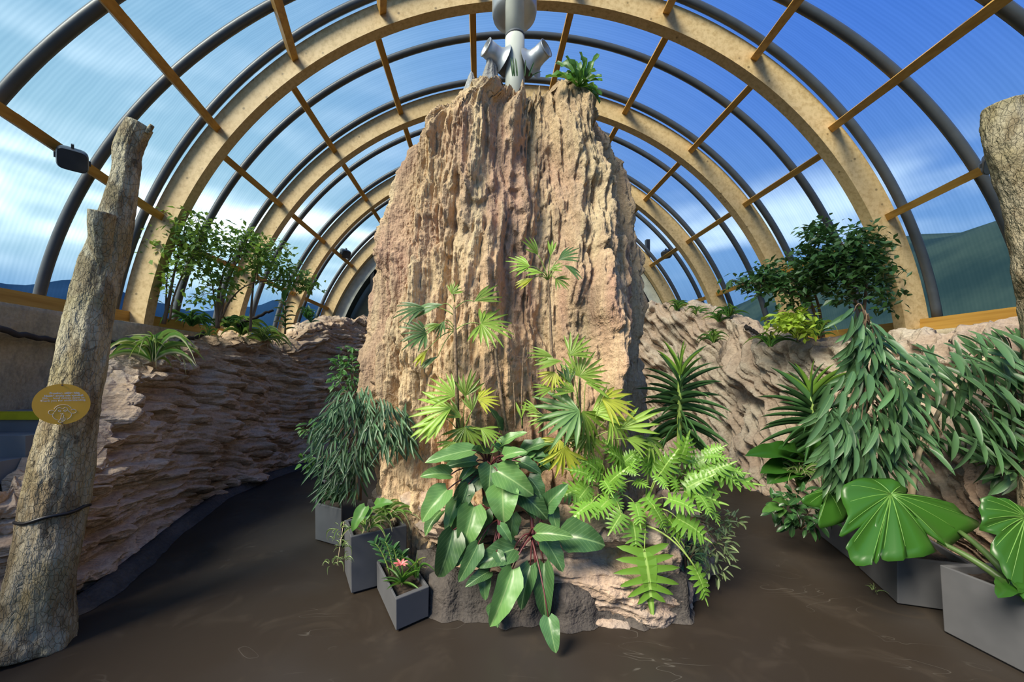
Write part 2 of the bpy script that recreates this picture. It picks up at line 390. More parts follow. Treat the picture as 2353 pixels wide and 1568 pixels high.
# ------------------------------------------------------------------ rocks
def pillar():
    nt, nz = 660, 460
    # z, left x, right x, front y, back y
    prof = [(0.0, -1.12, 1.78, 3.25, 5.4), (0.6, -1.10, 1.74, 3.30, 5.3), (1.1, -1.08, 1.68, 3.36, 5.25), (1.7, -1.06, 1.66, 3.42, 5.2), (2.2, -1.03, 1.66, 3.48, 5.15), (3.0, -0.97, 1.64, 3.55, 5.0),
            (3.45, -0.90, 1.59, 3.60, 4.95), (3.8, -0.80, 1.49, 3.64, 4.9), (4.12, -0.70, 1.36, 3.66, 4.85), (4.28, -0.52, 1.20, 3.70, 4.75), (4.40, -0.20, 1.10, 3.74, 4.6), (4.50, -0.06, 1.02, 3.80, 4.5)]
    P = np.array(prof); zs = np.linspace(0, 4.50, nz)
    L, Rr, F, B = [np.interp(zs, P[:, 0], P[:, i]) for i in range(1, 5)]
    uu = np.linspace(0, 1, nt, endpoint=False)
    th = np.where(uu < 0.78, math.radians(165)+math.radians(210)*uu/0.78, math.radians(375)+math.radians(150)*(uu-0.78)/0.22); T, Zi = np.meshgrid(th, np.arange(nz))
    cx, hx, cy, hy = (L+Rr)/2, (Rr-L)/2, (F+B)/2, (B-F)/2
    ct, stn = np.cos(T), np.sin(T); e = 0.80
    sx = np.sign(ct)*np.abs(ct)**e; sy = np.sign(stn)*np.abs(stn)**e
    X = cx[Zi]+hx[Zi]*sx; Y = cy[Zi]+hy[Zi]*sy; Z = zs[Zi]+0*T
    nx, ny = ct/hx[Zi], stn/hy[Zi]; nl = np.hypot(nx, ny); nx, ny = nx/nl, ny/nl
    s = X*0.9+Y*0.35*np.sign(nx)*np.abs(nx)          # running coordinate along the face
    q = s + 0.07*fbm(s*0.9, Z*0.8, o=2, seed=40)
    def terr(n, k, sharp=0.8):                       # stepped slabs with steep edges
        t_ = n*k; fl = np.floor(t_); fr = np.clip((t_-fl-sharp)/(1-sharp), 0, 1); return (fl+fr*fr*(3-2*fr))/k
    w1 = fbm(X*3, Z*3, Y*3, o=3, seed=44)
    D = 0.17*terr(fbm(q*1.3+0.06*w1, Z*0.40, Y*0.6, o=3, seed=1), 3.5) + 0.11*terr(fbm(q*3.4+0.05*w1, Z*0.75+0.1*w1, Y*0.9, o=3, seed=2), 3.0, 0.72)
    D += 0.045*terr(fbm(q*9+0.2*w1, Z*1.5+0.2*w1, Y*1.5, o=2, seed=5), 2.5, 0.7) + 0.022*fbm(q*24, Z*2.6, Y*3, o=3, seed=7)
    for fq, fz, am, wd, sd in ((2.6, 0.5, 0.07, 9, 14), (6.0, 0.9, 0.04, 7, 15), (13.0, 1.5, 0.022, 5, 16)):      # narrow crevices
        n_ = fbm(q*fq+0.12*w1*fq/3, Z*fz, Y*0.8, o=2, seed=sd); D -= am*np.clip(1-np.abs(n_)*wd, 0, 1)*np.clip(0.4+vnoise(q*1.5, Z*1.1, Y, seed=sd+3), 0, 1)
    D += 0.05*fbm(X*1.8, Z*1.2, Y*1.8, o=3, seed=20) + 0.016*fbm(X*9, Z*7, Y*9, o=4, seed=25) + 0.008*vnoise(X*42, Z*30, Y*42, seed=28)
    pits = fbm(X*2.7, Z*2.2, Y*2.7, o=2, seed=29); D -= 0.10*np.clip((pits-0.62)*4, 0, 1)
    # a long raised buttress running down the right half and a hollow beside it
    ridge = 0.95+0.22*(2.6-Z)*0.35+0.05*fbm(Z*1.5, 0*Z, o=2, seed=50)
    front = np.clip(-ny, 0, 1)
    D += front*(0.20*np.exp(-((X-ridge)/0.16)**2)-0.16*np.clip((X-ridge)/0.35, 0, 1)*np.exp(-((X-ridge-0.3)/0.4)**2))
    hollow = np.exp(-((X-0.32)/0.30)**2)*np.clip((2.6-Z)/1.2, 0, 1); D -= front*0.15*hollow
    D -= front*0.10*np.exp(-((X-0.38)/0.14)**2-((Z-3.9)/0.4)**2)
    D = (D-D.mean())*np.clip(0.55+Z*0.5, 0.55, 1)
    X = X+nx*D; Y = Y+ny*D
    jag = 0.05*(ridged(s*5.2, Y*2, o=3, seed=60)-0.45)+0.05*fbm(s*14, Y*9, o=3, seed=61)
    Z = Z+jag*np.clip((Z-3.7)/0.9, 0, 1)
    v = np.c_[X.ravel(), Y.ravel(), Z.ravel()]; f = grid_faces(nz, nt, True)
    # top: shrink rings towards the centre
    last = v[-nt:]; c = last.mean(0); base = len(v); rings = 14
    for r in range(1, rings+1):
        k = r/(rings+0.4); q2 = last*(1-k)+c*k; q2[:, 2] = last[:, 2]*(1-k)+(c[2]-0.12)*k+0.05*fbm(q2[:, 0]*5, q2[:, 1]*5, o=3, seed=70)
        v = np.vstack([v, q2])
    for r in range(rings):
        o0 = base-nt+r*nt
        f += [(o0+i, o0+(i+1) % nt, o0+nt+(i+1) % nt, o0+nt+i) for i in range(nt)]
    f.append(tuple(range(base+(rings-1)*nt, base+rings*nt)))
    return v, f
rp = thing('rock_pillar', 'tall fluted tan artificial rock pillar in the middle of the hall', 'rock', (0.4, 4.2, 0))
v, f = pillar(); link_mesh('rock_face', v, f, M['pillar'], rp)

def rock_wall(name, path, n, top, thick, strata, mat, parent=None, nt=150, seed=0, lean=0.25, amp=1.0, round_=0.25):
    """path: plan polyline, face on its right-hand side when walking along it; top(s01)->height; strata(S,Z)->displacement"""
    P = spline(path, n); T = np.gradient(P, axis=0); T /= np.linalg.norm(T, axis=1)[:, None]
    N = np.c_[T[:, 1], -T[:, 0]]
    seg = np.r_[0, np.cumsum(np.linalg.norm(np.diff(P, axis=0), axis=1))]; s01 = seg/seg[-1]
    H = top(s01); nf, ntp, nb = int(nt*0.66), int(nt*0.24), nt-int(nt*0.66)-int(nt*0.24)
    S = np.repeat(seg[None], nt, 0); Hh = np.repeat(H[None], nt, 0); t = np.zeros((nt, n)); off = np.zeros((nt, n)); Z = np.zeros((nt, n)); wt = np.zeros((nt, n))
    for r in range(nt):
        if r < nf:
            a = r/(nf-1); Z[r] = H*a; off[r] = -lean*a*H - round_*max(0, a-0.8)**2*12*0.3; wt[r] = 1
        elif r < nf+ntp:
            a = (r-nf+1)/ntp; Z[r] = H+0.04*math.sin(a*3.14); off[r] = -lean*H-round_*0.144-a*thick; wt[r] = 1-a
        else:
            a = (r-nf-ntp+1)/nb; Z[r] = H*(1-a); off[r] = -lean*H-round_*0.144-thick-0.15*a; wt[r] = 0
    D = strata(S, Z, seed)*amp*wt + 0.06*fbm(S*2, Z*2, wt, o=3, seed=seed+5)
    tp = np.zeros((nt, n)); tp[int(nf*0.75):nf] = np.linspace(0, 1, nf-int(nf*0.75))[:, None]; tp[nf:nf+ntp] = 1
    tp[nf+ntp:] = np.linspace(1, 0, nb)[:, None]
    Z = Z + tp*(0.12*fbm(S*2.2, off*3, o=4, seed=seed+9)+0.04*ridged(S*5, off*5, o=3, seed=seed+11))
    X = P[:, 0][None]+N[:, 0][None]*(off+D); Y = P[:, 1][None]+N[:, 1][None]*(off+D)
    o = link_mesh(name, np.c_[X.ravel(), Y.ravel(), Z.ravel()], grid_faces(nt, n), mat, parent)
    return o, P, N
def bedded(dip, th, a1=0.11, a2=0.07):
    def fn(S, Z, seed):
        q = (Z + dip(S))/th + 0.9*fbm(S*0.9, Z*1.2, o=3, seed=seed+1) + 0.25*fbm(S*4, Z*3, o=2, seed=seed+2)
        k = np.floor(q); fr = q-k
        lay = vnoise(S*1.6+k*9.7, k*3.3, seed=seed+3)*0.6+vnoise(S*4.5+k*5.1, k*1.9, seed=seed+4)*0.4
        prof = np.where(fr < 0.78, 0.35+0.65*(fr/0.78)**0.8, 1-(fr-0.78)/0.22*1.0)          # each bed overhangs a dark joint
        blocks = np.tanh(5*vnoise(S*2.3+k*2.7, k*0.7, seed=seed+6))
        return a1*lay + a2*(prof-0.6) + 0.045*blocks + 0.06*np.tanh(5*fbm(S*1.7, Z*1.9, o=3, seed=seed+12)) + 0.15*fbm(S*0.8, Z*1.1, o=3, seed=seed+7) + 0.02*ridged(S*9, q*1.7, o=3, seed=seed+8)
    return fn
LW = [(-4.3, 2.2), (-3.7, 2.40), (-3.20, 2.62), (-3.02, 3.0), (-3.13, 3.5), (-3.28, 4.0), (-3.58, 5.05), (-3.72, 6.1), (-3.45, 7.5), (-2.85, 8.6), (-1.7, 9.35), (0.2, 9.7)]
def lw_top(s):
    return np.interp(s, [0, .10, .148, .197, .235, .26, .30, .344, .443, .51, .575, .63, .69, .78, 1.0], [0.75, 0.85, 0.93, 1.08, 1.32, 1.62, 1.86, 2.08, 2.36, 2.38, 2.24, 2.78, 2.98, 3.12, 3.1])
lr = thing('rock_wall', 'low brown layered artificial rock wall along the left side of the path', 'rock', (-3.1, 4.5, 0))
rock_wall('layered_face', LW, 900, lw_top, 0.42, bedded(lambda S: 0.15*S+0.08*np.sin(S*1.3), 0.095, 0.12, 0.085), M['strata'], lr, 250, 11, 0.14, 1.0)
RW = [(1.2, 9.8), (2.9, 9.3), (4.05, 8.3), (4.45, 7.2), (4.32, 6.5), (4.30, 5.85), (4.42, 4.8), (4.40, 3.8), (4.30, 2.8), (4.1, 1.8), (3.9, 0.9)]
def rw_top(s): return np.interp(s, [0, .2, .305, .36, .413, .479, .539, .637, .73, 1], [3.2, 3.25, 3.18, 3.0, 2.68, 2.40, 2.22, 2.14, 2.08, 2.08])
rr = thing('rock_wall', 'pinkish tan artificial rock wall with slanting beds behind the right planters', 'rock', (4.3, 5.5, 0))
rock_wall('slanted_face', RW, 620, rw_top, 0.5, bedded(lambda S: 1.05*S, 0.14, 0.10, 0.09), M['rightrock'], rr, 200, 23, 0.03, 1.0)
LD = [(-1.25, 5.0), (-1.14, 4.35), (-0.74, 3.92), (-0.47, 3.55), (-0.37, 3.22), (-0.28, 3.02), (0.05, 2.91), (0.5, 2.86), (1.0, 2.86), (1.32, 2.92), (1.62, 3.25), (1.95, 3.8), (2.05, 4.6)]
def ld_top(s): return 0.60+0.05*np.sin(s*19)+np.interp(s, [0, .25, .38, .5, .8, 1], [0.1, 0.08, 0.06, 0.02, 0, 0])
rock_wall('planting_ledge', LD, 420, ld_top, 0.20, bedded(lambda S: 0.05*np.sin(S*2), 0.12, 0.06, 0.05), M['ledge'], rp, 110, 31, 0.10, 0.75)
P = spline(LD, 40); q = [(x, y, 0.52) for x, y in P]; q += [(0.4, 4.2, 0.55)]
link_mesh('soil_bed', q, [(40, i, i+1) for i in range(39)], M['soil'], rp)
# cement fillet where rock meets the floor
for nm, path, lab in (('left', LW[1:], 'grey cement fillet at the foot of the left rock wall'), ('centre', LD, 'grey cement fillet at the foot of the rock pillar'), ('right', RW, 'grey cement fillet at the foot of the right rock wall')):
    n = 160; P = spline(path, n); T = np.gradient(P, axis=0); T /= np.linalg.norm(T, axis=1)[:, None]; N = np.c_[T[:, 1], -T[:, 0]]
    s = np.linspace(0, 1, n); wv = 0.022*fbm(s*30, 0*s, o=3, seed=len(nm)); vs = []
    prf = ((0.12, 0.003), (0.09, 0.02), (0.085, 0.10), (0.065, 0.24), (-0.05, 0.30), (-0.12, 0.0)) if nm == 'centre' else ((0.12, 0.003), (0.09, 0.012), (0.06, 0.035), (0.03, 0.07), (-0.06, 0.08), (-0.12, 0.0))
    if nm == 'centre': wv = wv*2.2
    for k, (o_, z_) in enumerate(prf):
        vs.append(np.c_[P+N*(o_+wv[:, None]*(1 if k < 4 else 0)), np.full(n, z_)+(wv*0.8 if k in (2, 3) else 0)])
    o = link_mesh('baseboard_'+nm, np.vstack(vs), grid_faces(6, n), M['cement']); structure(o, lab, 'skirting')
# grey pinnacles on top of the pillar
def pinnacle(bx, by, bz, h, r, seed):
    nt_, nz_ = 40, 30; T, A = np.meshgrid(np.linspace(0, 2*math.pi, nt_, endpoint=False), np.linspace(0, 1, nz_))
    rad = r*(1-A)**0.7*(1+0.35*fbm(np.cos(T)*2+seed, np.sin(T)*2, A*1.2, o=3, seed=seed))+0.004
    X = bx+rad*np.cos(T)+0.03*fbm(A*4, 0*A, seed=seed); Y = by+rad*np.sin(T); Z = bz+A*h
    link_mesh('pinnacle', np.c_[X.ravel(), Y.ravel(), Z.ravel()], grid_faces(nz_, nt_, True), M['pillar_grey'], rp)
pinnacle(0.09, 4.0, 4.2, 0.80, 0.15, 3); pinnacle(-0.08, 3.98, 4.1, 0.70, 0.13, 5); pass

# ------------------------------------------------------------------ leaf materials and leaf meshes
RNG = random.Random(7)
def leaf_mat(name, col, vein=None, rough=0.38, transl=0.3, nv=9, vk=0.9, vstr=0.6, mid=0.028, edge=None, spec=0.45, var=0.25):
    """leaf colour with midrib and side veins; local x across (-.5..5), y along (0..1)"""
    m, g = new_mat(name); tc = g.n('ShaderNodeTexCoord').outputs['Object']; sp = g.n('ShaderNodeSeparateXYZ', i_0=tc)
    ax = g.math('ABSOLUTE', sp.outputs[0]); rnd = g.n('ShaderNodeObjectInfo').outputs['Random']
    c = g.mix(rnd, [x*(1-var) for x in col], [min(1, x*(1+var)) for x in col])
    if edge is not None: c = g.mix(g.rng(ax, 0.10, 0.22), c, edge)
    if vein is not None:
        mr = g.rng(ax, mid, mid*0.35)
        f = mr
        if nv:
            wv = g.math('SINE', g.math('MULTIPLY', g.math('SUBTRACT', sp.outputs[1], g.math('MULTIPLY', ax, vk)), 2*math.pi*nv))
            f = g.math('MAXIMUM', mr, g.math('MULTIPLY', g.rng(wv, 0.72, 1.0), vstr))
        c = g.mix(f, c, vein)
    p = pbsdf(g, c, rough, spec=spec); tr = g.n('ShaderNodeBsdfTranslucent'); 
    hs = g.n('ShaderNodeHueSaturation', i_Color=c); hs.inputs['Value'].default_value = 1.25; hs.inputs['Hue'].default_value = 0.485; g.put(tr.inputs[0], hs.outputs[0])
    mx = g.n('ShaderNodeMixShader'); mx.inputs[0].default_value = transl; g.put(mx.inputs[1], p.outputs[0]); g.put(mx.inputs[2], tr.outputs[0])
    finish(g, mx.outputs[0]); return m
LM = {}
LM['philo'] = leaf_mat('dark_broad_leaf', (0.055,0.135,0.045), (0.17,0.29,0.11), 0.36, 0.18, 8, 0.8, 0.28, 0.035, var=0.35)
LM['philo_light'] = leaf_mat('fresh_broad_leaf', (0.12,0.26,0.075), (0.26,0.42,0.15), 0.36, 0.25, 8, 0.8, 0.28, 0.035)
LM['lobed'] = leaf_mat('lobed_leaf', (0.16,0.34,0.04), (0.33,0.52,0.12), 0.36, 0.3, 0, 1, 0, 0.03, var=0.3)
LM['fan'] = leaf_mat('fan_palm_leaf', (0.22,0.36,0.05), None, 0.4, 0.3, var=0.35)
LM['fan_dark'] = leaf_mat('fan_palm_leaf_dark', (0.10,0.20,0.06), None, 0.4, 0.3, var=0.3)
LM['fan_yellow'] = leaf_mat('fan_palm_leaf_yellow', (0.42,0.47,0.05), None, 0.4, 0.35, var=0.2)
LM['ficus'] = leaf_mat('long_ficus_leaf', (0.07,0.155,0.06), (0.12,0.22,0.09), 0.4, 0.2, 0, 1, 0, 0.05, var=0.35)
LM['ficus_l'] = leaf_mat('narrow_ficus_leaf', (0.085,0.175,0.075), (0.18,0.28,0.13), 0.38, 0.22, 0, 1, 0, 0.06, var=0.4)
LM['alocasia'] = leaf_mat('giant_leaf', (0.030,0.105,0.012), (0.17,0.32,0.06), 0.34, 0.22, 0, 1, 0, 0.0, var=0.1)
LM['dracaena'] = leaf_mat('sword_leaf', (0.06,0.145,0.045), None, 0.36, 0.2, var=0.35)
LM['dracaena_y'] = leaf_mat('young_sword_leaf', (0.16,0.30,0.04), None, 0.36, 0.3, var=0.2)
LM['spider'] = leaf_mat('striped_blade', (0.62,0.62,0.36), None, 0.42, 0.3, edge=(0.13,0.27,0.05), var=0.15)
LM['spider_g'] = leaf_mat('yellow_green_blade', (0.36,0.46,0.11), None, 0.42, 0.35, edge=(0.17,0.30,0.05), var=0.2)
LM['stag'] = leaf_mat('strap_leaf', (0.10,0.24,0.03), (0.2,0.36,0.08), 0.35, 0.3, 0, 1, 0, 0.04, var=0.2)
LM['dark'] = leaf_mat('glossy_dark_leaf', (0.035,0.10,0.03), (0.09,0.18,0.06), 0.3, 0.15, 0, 1, 0, 0.04, var=0.35)
LM['bush'] = leaf_mat('small_green_leaf', (0.075,0.19,0.035), None, 0.4, 0.3, var=0.3)
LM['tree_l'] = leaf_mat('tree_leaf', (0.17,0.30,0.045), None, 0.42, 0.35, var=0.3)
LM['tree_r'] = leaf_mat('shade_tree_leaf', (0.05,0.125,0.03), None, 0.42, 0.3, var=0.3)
LM['lime'] = leaf_mat('lime_leaf', (0.30,0.42,0.04), None, 0.42, 0.35, var=0.2)
LM['varieg'] = leaf_mat('variegated_leaf', (0.20,0.30,0.10), (0.45,0.50,0.25), 0.42, 0.3, 0, 1, 0, 0.12, var=0.3)
LM['pink'] = leaf_mat('pink_bract', (0.72,0.20,0.19), (0.82,0.42,0.36), 0.45, 0.3, 0, 1, 0, 0.05, var=0.1)

def leaf_data(name, prof, nl=8, nw=4, arch=0.12, fold=0.12, wave=0.0, droop=0.0, cord=0.0, seed=0):
    """normalised leaf: y 0..1, half width 0.5*prof(t); slight thickness comes from the fold and the curve"""
    vs = []; r = random.Random(seed)
    for i in range(nl+1):
        t = i/nl; hw = 0.5*prof(t)
        for j in range(nw+1):
            a = -1+2*j/nw; x = a*hw; y = t - cord*abs(a)**1.4*max(0, 1-t*2.2)
            z = arch*4*t*(1-t)*0.5 + fold*abs(x) - droop*t*t + wave*math.sin(t*17+a*2)*abs(a)*hw
            vs.append((x, y, z))
    me = bpy.data.meshes.new(name); fs = []
    for i in range(nl):
        for j in range(nw): fs.append((i*(nw+1)+j, i*(nw+1)+j+1, (i+1)*(nw+1)+j+1, (i+1)*(nw+1)+j))
    me.from_pydata(vs, [], fs); me.polygons.foreach_set('use_smooth', [True]*len(fs)); return me
ell = lambda t: max(0.02, 1.95*(t+0.02)**0.62*max(0, 1-t)**0.75)
def ovate(t): return max(0.015, (min(1.0, (t+0.09)*3.4))**0.55*(1-t)**0.52*1.22 if t > 0 else 0.42)
def swordp(t): return max(0.02, (0.75+0.9*t)*(1-t)**0.7 if t > 0.15 else 0.65+1.2*t)
D = {}
D['philo'] = [leaf_data('broad_leaf_%d' % i, ovate, 10, 6, 0.16+0.1*i, 0.22+0.1*i, 0.10, 0.05, 0.10, i) for i in range(3)]
D['ficus'] = [leaf_data('long_leaf_%d' % i, ell, 6, 2, 0.05+0.08*i, 0.25, 0, 0.05, 0, i) for i in range(3)]
D['sword'] = [leaf_data('sword_%d' % i, swordp, 7, 2, 0.10, 0.5, 0, 0.12+0.2*i, 0, i) for i in range(3)]
D['blade'] = [leaf_data('grass_blade_%d' % i, swordp, 8, 2, 0.75+0.5*i, 0.5, 0, 0.1, 0, i) for i in range(3)]
D['oval'] = [leaf_data('oval_leaf_%d' % i, ell, 5, 2, 0.2, 0.4, 0, 0.1, 0, i) for i in range(2)]
D['strap'] = [leaf_data('strap_%d' % i, lambda t: 0.45+0.55*math.sin(t*2.6)**2*(1 if t < 0.93 else 0.5), 8, 2, 0.35, 0.4, 0.3, 0.15, 0, i) for i in range(2)]

def lobed_data(name, npair=7, seed=0):
    """pinnately cut leaf: a narrow centre and finger lobes on either side, tip lobe at the end"""
    r = random.Random(seed); vs = []; fs = []
    nl = 8
    for i in range(nl+1):
        t = i/nl; hw = 0.19*(1-0.8*t)*(0.4 if i == 0 else 1)
        for a in (-1, 0, 1): vs.append((a*hw, t*0.9, 0.10*math.sin(t*3)-0.16*t*t+abs(a)*0.02))
    for i in range(nl):
        for j in (0, 1): fs.append((i*3+j, i*3+j+1, i*3+j+4, i*3+j+3))
    def lobe(P, ang_, L, w):
        n = len(vs); d_ = (math.cos(ang_), math.sin(ang_)); nrm = (-d_[1], d_[0]); m = 4
        for i in range(m+1):
            t = i/m; bend = 0.16*L*t*t
            hw = w*(1.15-0.62*t)*(1 if i < m else 0.12)
            cx_, cy_ = P[0]+d_[0]*L*t, P[1]+d_[1]*L*t+bend
            z = P[2]+0.05*t-0.20*L*t*t*1.6
            for a in (-1, 0, 1): vs.append((cx_+nrm[0]*a*hw, cy_+nrm[1]*a*hw, z+abs(a)*0.012))
        for i in range(m):
            for j in (0, 1): fs.append((n+i*3+j, n+i*3+j+1, n+i*3+j+4, n+i*3+j+3))
    for k in range(npair):
        t = (k+0.15)/npair*0.86
        L = 0.50*math.sin(math.pi*(0.24+0.66*(k+0.5)/npair))**0.8*(0.92+0.16*r.random())
        for sg in (-1, 1):
            a = math.radians(-28+78*t) + 0.08*r.uniform(-1, 1)
            lobe((sg*0.03*(1-t), t*0.9, 0.10*math.sin(t*3)-0.16*t*t), a if sg > 0 else math.pi-a, L, 0.072-0.022*t)
    lobe((0, 0.84, 0.0-0.08), math.pi/2, 0.22, 0.045)
    me = bpy.data.meshes.new(name); me.from_pydata(vs, [], fs); me.polygons.foreach_set('use_smooth', [True]*len(fs)); return me
D['lobed'] = [lobed_data('lobed_%d' % i, 6+i % 2, i) for i in range(3)]
_fan = {}
def fan_data(spread, n, seed=0):
    key = (int(spread/20)*20, n, seed % 3)
    if key in _fan: return _fan[key]
    r = random.Random(seed); vs = []; fs = []
    for k in range(n):
        a = math.radians(90+(-0.5+(k+0.5)/n)*spread)+r.uniform(-0.05, 0.05); L = (0.82+0.25*r.random())*(0.78+0.22*math.sin(math.pi*(k+0.5)/n))
        w = 0.050 if n > 4 else 0.075; dr = 0.10+0.22*r.random(); b = len(vs); m = 6
        d_ = Vector((math.cos(a), math.sin(a), 0)); nr = Vector((-d_.y, d_.x, 0))
        for i in range(m+1):
            t = i/m; hw = w*(0.12+1.0*min(1, t*2.0))*(1-0.75*max(0, t-0.6)/0.4)*(0.45 if i == m else 1)
            c = d_*(L*t)+Vector((0, 0, 0.12*t-dr*t*t))
            for s_ in (-1, 0, 1): vs.append(tuple(c+nr*(s_*hw)+Vector((0, 0, 0.03*abs(s_)*min(1, 3*t)))))
        for i in range(m):
            for j in (0, 1): fs.append((b+i*3+j, b+i*3+j+1, b+i*3+j+4, b+i*3+j+3))
    me = bpy.data.meshes.new('fan_leaf'); me.from_pydata(vs, [], fs); me.polygons.foreach_set('use_smooth', [True]*len(fs))
    _fan[key] = me; return me
_matmesh = {}
def with_mat(me, mat):
    k = (me.name, mat.name)
    if k not in _matmesh:
        c = me.copy(); c.materials.append(mat); _matmesh[k] = c
    return _matmesh[k]
def leaf(parent, me, mat, P, Q, nrm=(0, -0.6, 0.8), wr=0.5, name='leaf', zs=None):
    P, Q, nrm = Vector(P), Vector(Q), Vector(nrm); y = Q-P; L = y.length; y = y/L
    z = nrm-y*nrm.dot(y); z = z.normalized() if z.length > 1e-4 else y.orthogonal().normalized(); x = y.cross(z)
    M4 = Matrix(((x.x*L*wr, y.x*L, z.x*L*(zs or min(1, wr*1.6)), P.x), (x.y*L*wr, y.y*L, z.y*L*(zs or min(1, wr*1.6)), P.y), (x.z*L*wr, y.z*L, z.z*L*(zs or min(1, wr*1.6)), P.z), (0, 0, 0, 1)))
    o = bpy.data.objects.new(name, with_mat(me, mat)); COL.objects.link(o)
    o.parent = parent; o.matrix_basis = root_mat(parent).inverted() @ M4
    return o
def curve_pts(P, Q, sag=0.0, n=7, side=(0, 0, 1)):
    P, Q, side = Vector(P), Vector(Q), Vector(side); return [P.lerp(Q, i/(n-1))+side*(sag*4*(i/(n-1))*(1-i/(n-1))) for i in range(n)]
def stem(parent, P, Q, r0, r1, mat, name='stem', sag=0.0, n=7, side=(0, 0, 1), sides=6):
    return MB().tube(curve_pts(P, Q, sag, n, side), [r0+(r1-r0)*i/(n-1) for i in range(n)], sides).build(name, mat, parent, True)
def rnd_dir(el0, el1, az=None):
    a = RNG.uniform(0, 2*math.pi) if az is None else az; e = math.radians(RNG.uniform(el0, el1))
    return Vector((math.cos(a)*math.cos(e), math.sin(a)*math.cos(e), math.sin(e)))
def rosette(parent, C, n, length, wr, data, mat, el=(5, 75), name='leaf', droop=0.0, az=None):
    """n blades radiating from C; length (min,max); blades arch and hang by droop"""
    for i in range(n):
        a = (2*math.pi*i/n*2.4+RNG.uniform(-.3, .3)) if az is None else RNG.uniform(*az)
        d_ = rnd_dir(el[0], el[1], a); L = RNG.uniform(*length); Q = C+d_*L-Vector((0, 0, droop*L))
        leaf(parent, RNG.choice(data), mat if not isinstance(mat, list) else RNG.choice(mat), C+d_*0.02, Q, (d_.x*0.2, d_.y*0.2, 1.0), wr, name, zs=0.6)
def foliage(parent, pts, size, mat, name='foliage', seed=0, down=0.3):
    """very many small leaves joined into one part (too small to tell apart)"""
    r = random.Random(seed); vs = []; fs = []
    for p in pts:
        p = Vector(p); d_ = Vector((r.uniform(-1, 1), r.uniform(-1, 1), r.uniform(-0.6, 0.5)-down)).normalized(); s = size*r.uniform(0.65, 1.25)
        n = Vector((r.uniform(-.7, .7), r.uniform(-.7, .7)-0.3, 1)); x = d_.cross(n).normalized(); u = x.cross(d_)
        b = len(vs)
        vs += [tuple(p), tuple(p+d_*s*0.45+x*s*0.27+u*s*0.06), tuple(p+d_*s-u*s*0.05), tuple(p+d_*s*0.45-x*s*0.27+u*s*0.06), tuple(p+d_*s*0.5-u*s*0.03)]
        fs += [(b, b+1, b+4), (b+1, b+2, b+4), (b+2, b+3, b+4), (b+3, b, b+4)]
    o = link_mesh(name, vs, fs, mat, parent, False); o['kind'] = 'stuff'; return o

# ------------------------------------------------------------------ dead tree trunks
def trunk(parent, name, pts, rad, seed, nt=64, nz=200):
    P = spline(pts, nz); Rr = np.interp(np.linspace(0, 1, nz), np.linspace(0, 1, len(rad)), rad)
    T = np.gradient(P, axis=0); T /= np.linalg.norm(T, axis=1)[:, None]; A = np.linspace(0, 2*math.pi, nt, endpoint=False)
    x = np.cross(T, [0, 1, 0]); x /= np.linalg.norm(x, axis=1)[:, None]; y = np.cross(T, x)
    AA, ZZ = np.meshgrid(A, np.linspace(0, np.linalg.norm(np.diff(P, axis=0), axis=1).sum(), nz))
    d_ = 1+0.10*fbm(np.cos(AA)*1.5, np.sin(AA)*1.5, ZZ*2, o=3, seed=seed)+0.035*ridged(np.cos(AA)*4, np.sin(AA)*4, ZZ*4, o=3, seed=seed+3)+0.02*fbm(np.cos(AA)*11, np.sin(AA)*11, ZZ*18, o=2, seed=seed+5)
    V = P[:, None, :]+(x[:, None, :]*np.cos(AA)[..., None]+y[:, None, :]*np.sin(AA)[..., None])*(Rr[:, None]*d_)[..., None]
    v = V.reshape(-1, 3); f = grid_faces(nz, nt, True); n = len(v); v = np.vstack([v, P[-1]+T[-1]*0.01, P[0]])
    f += [((nz-1)*nt+i, (nz-1)*nt+(i+1) % nt, n) for i in range(nt)]+[((i+1) % nt, i, n+1) for i in range(nt)]
    return link_mesh(name, v, f, M['bark'], parent)
tl = thing('tree_trunk', 'bare pale leaning tree trunk carrying the orange sign', 'tree trunk', onfloor(72, 1484))
path = [(66,1492,2.56),(85,1400,2.60),(112,1250,2.64),(138,1100,2.68),(163,960,2.72),(186,840,2.76),(208,720,2.80),(238,600,2.86),(270,490,2.90),(290,400,2.92),(296,345,2.94),(322,288,2.96)]
trunk(tl, 'trunk', [at(*p) for p in path], [0.215, 0.185, 0.165, 0.15, 0.142, 0.138, 0.128, 0.118, 0.092, 0.078, 0.08, 0.075], 3)
sb = trunk(tl, 'broken_branch', [at(240,690,2.88), at(238,600,2.82), at(231,540,2.78), at(234,488,2.76)], [0.06, 0.07, 0.066, 0.074], 9, 36, 50)
stem(tl, at(300,296,2.96), at(303,278,2.96), 0.006, 0.003, M['twig'], 'twig'); stem(tl, at(338,305,2.95), at(350,288,2.94), 0.02, 0.015, M['bark'], 'twig')
# hose clamp round the trunk
c = at(124, 1180, 2.665); pts = [c+Vector((math.cos(a)*0.172, math.sin(a)*0.172, 0.03*math.cos(a)+0.006*math.sin(5*a))) for a in np.linspace(0, 2*math.pi, 33)]
hc = MB().tube(pts, 0.011, 6, False).build('strap_band', M['black'], None, True); tag(hc, 'thin black metal band strapped round the left trunk', 'strap')
tr_ = thing('tree_trunk', 'thick pale tree trunk cut off by the right edge of the photo', 'tree trunk', (3.55, 2.95, 0))
trunk(tr_, 'trunk', [Vector((4.08, 2.8, 0)), Vector((4.05, 2.78, 0.8)), at(2430,750,2.75), at(2398,600,2.72), at(2360,450,2.70), at(2318,330,2.70), at(2306,240,2.70)], [0.19, 0.17, 0.15, 0.13, 0.105, 0.115, 0.10], 21)

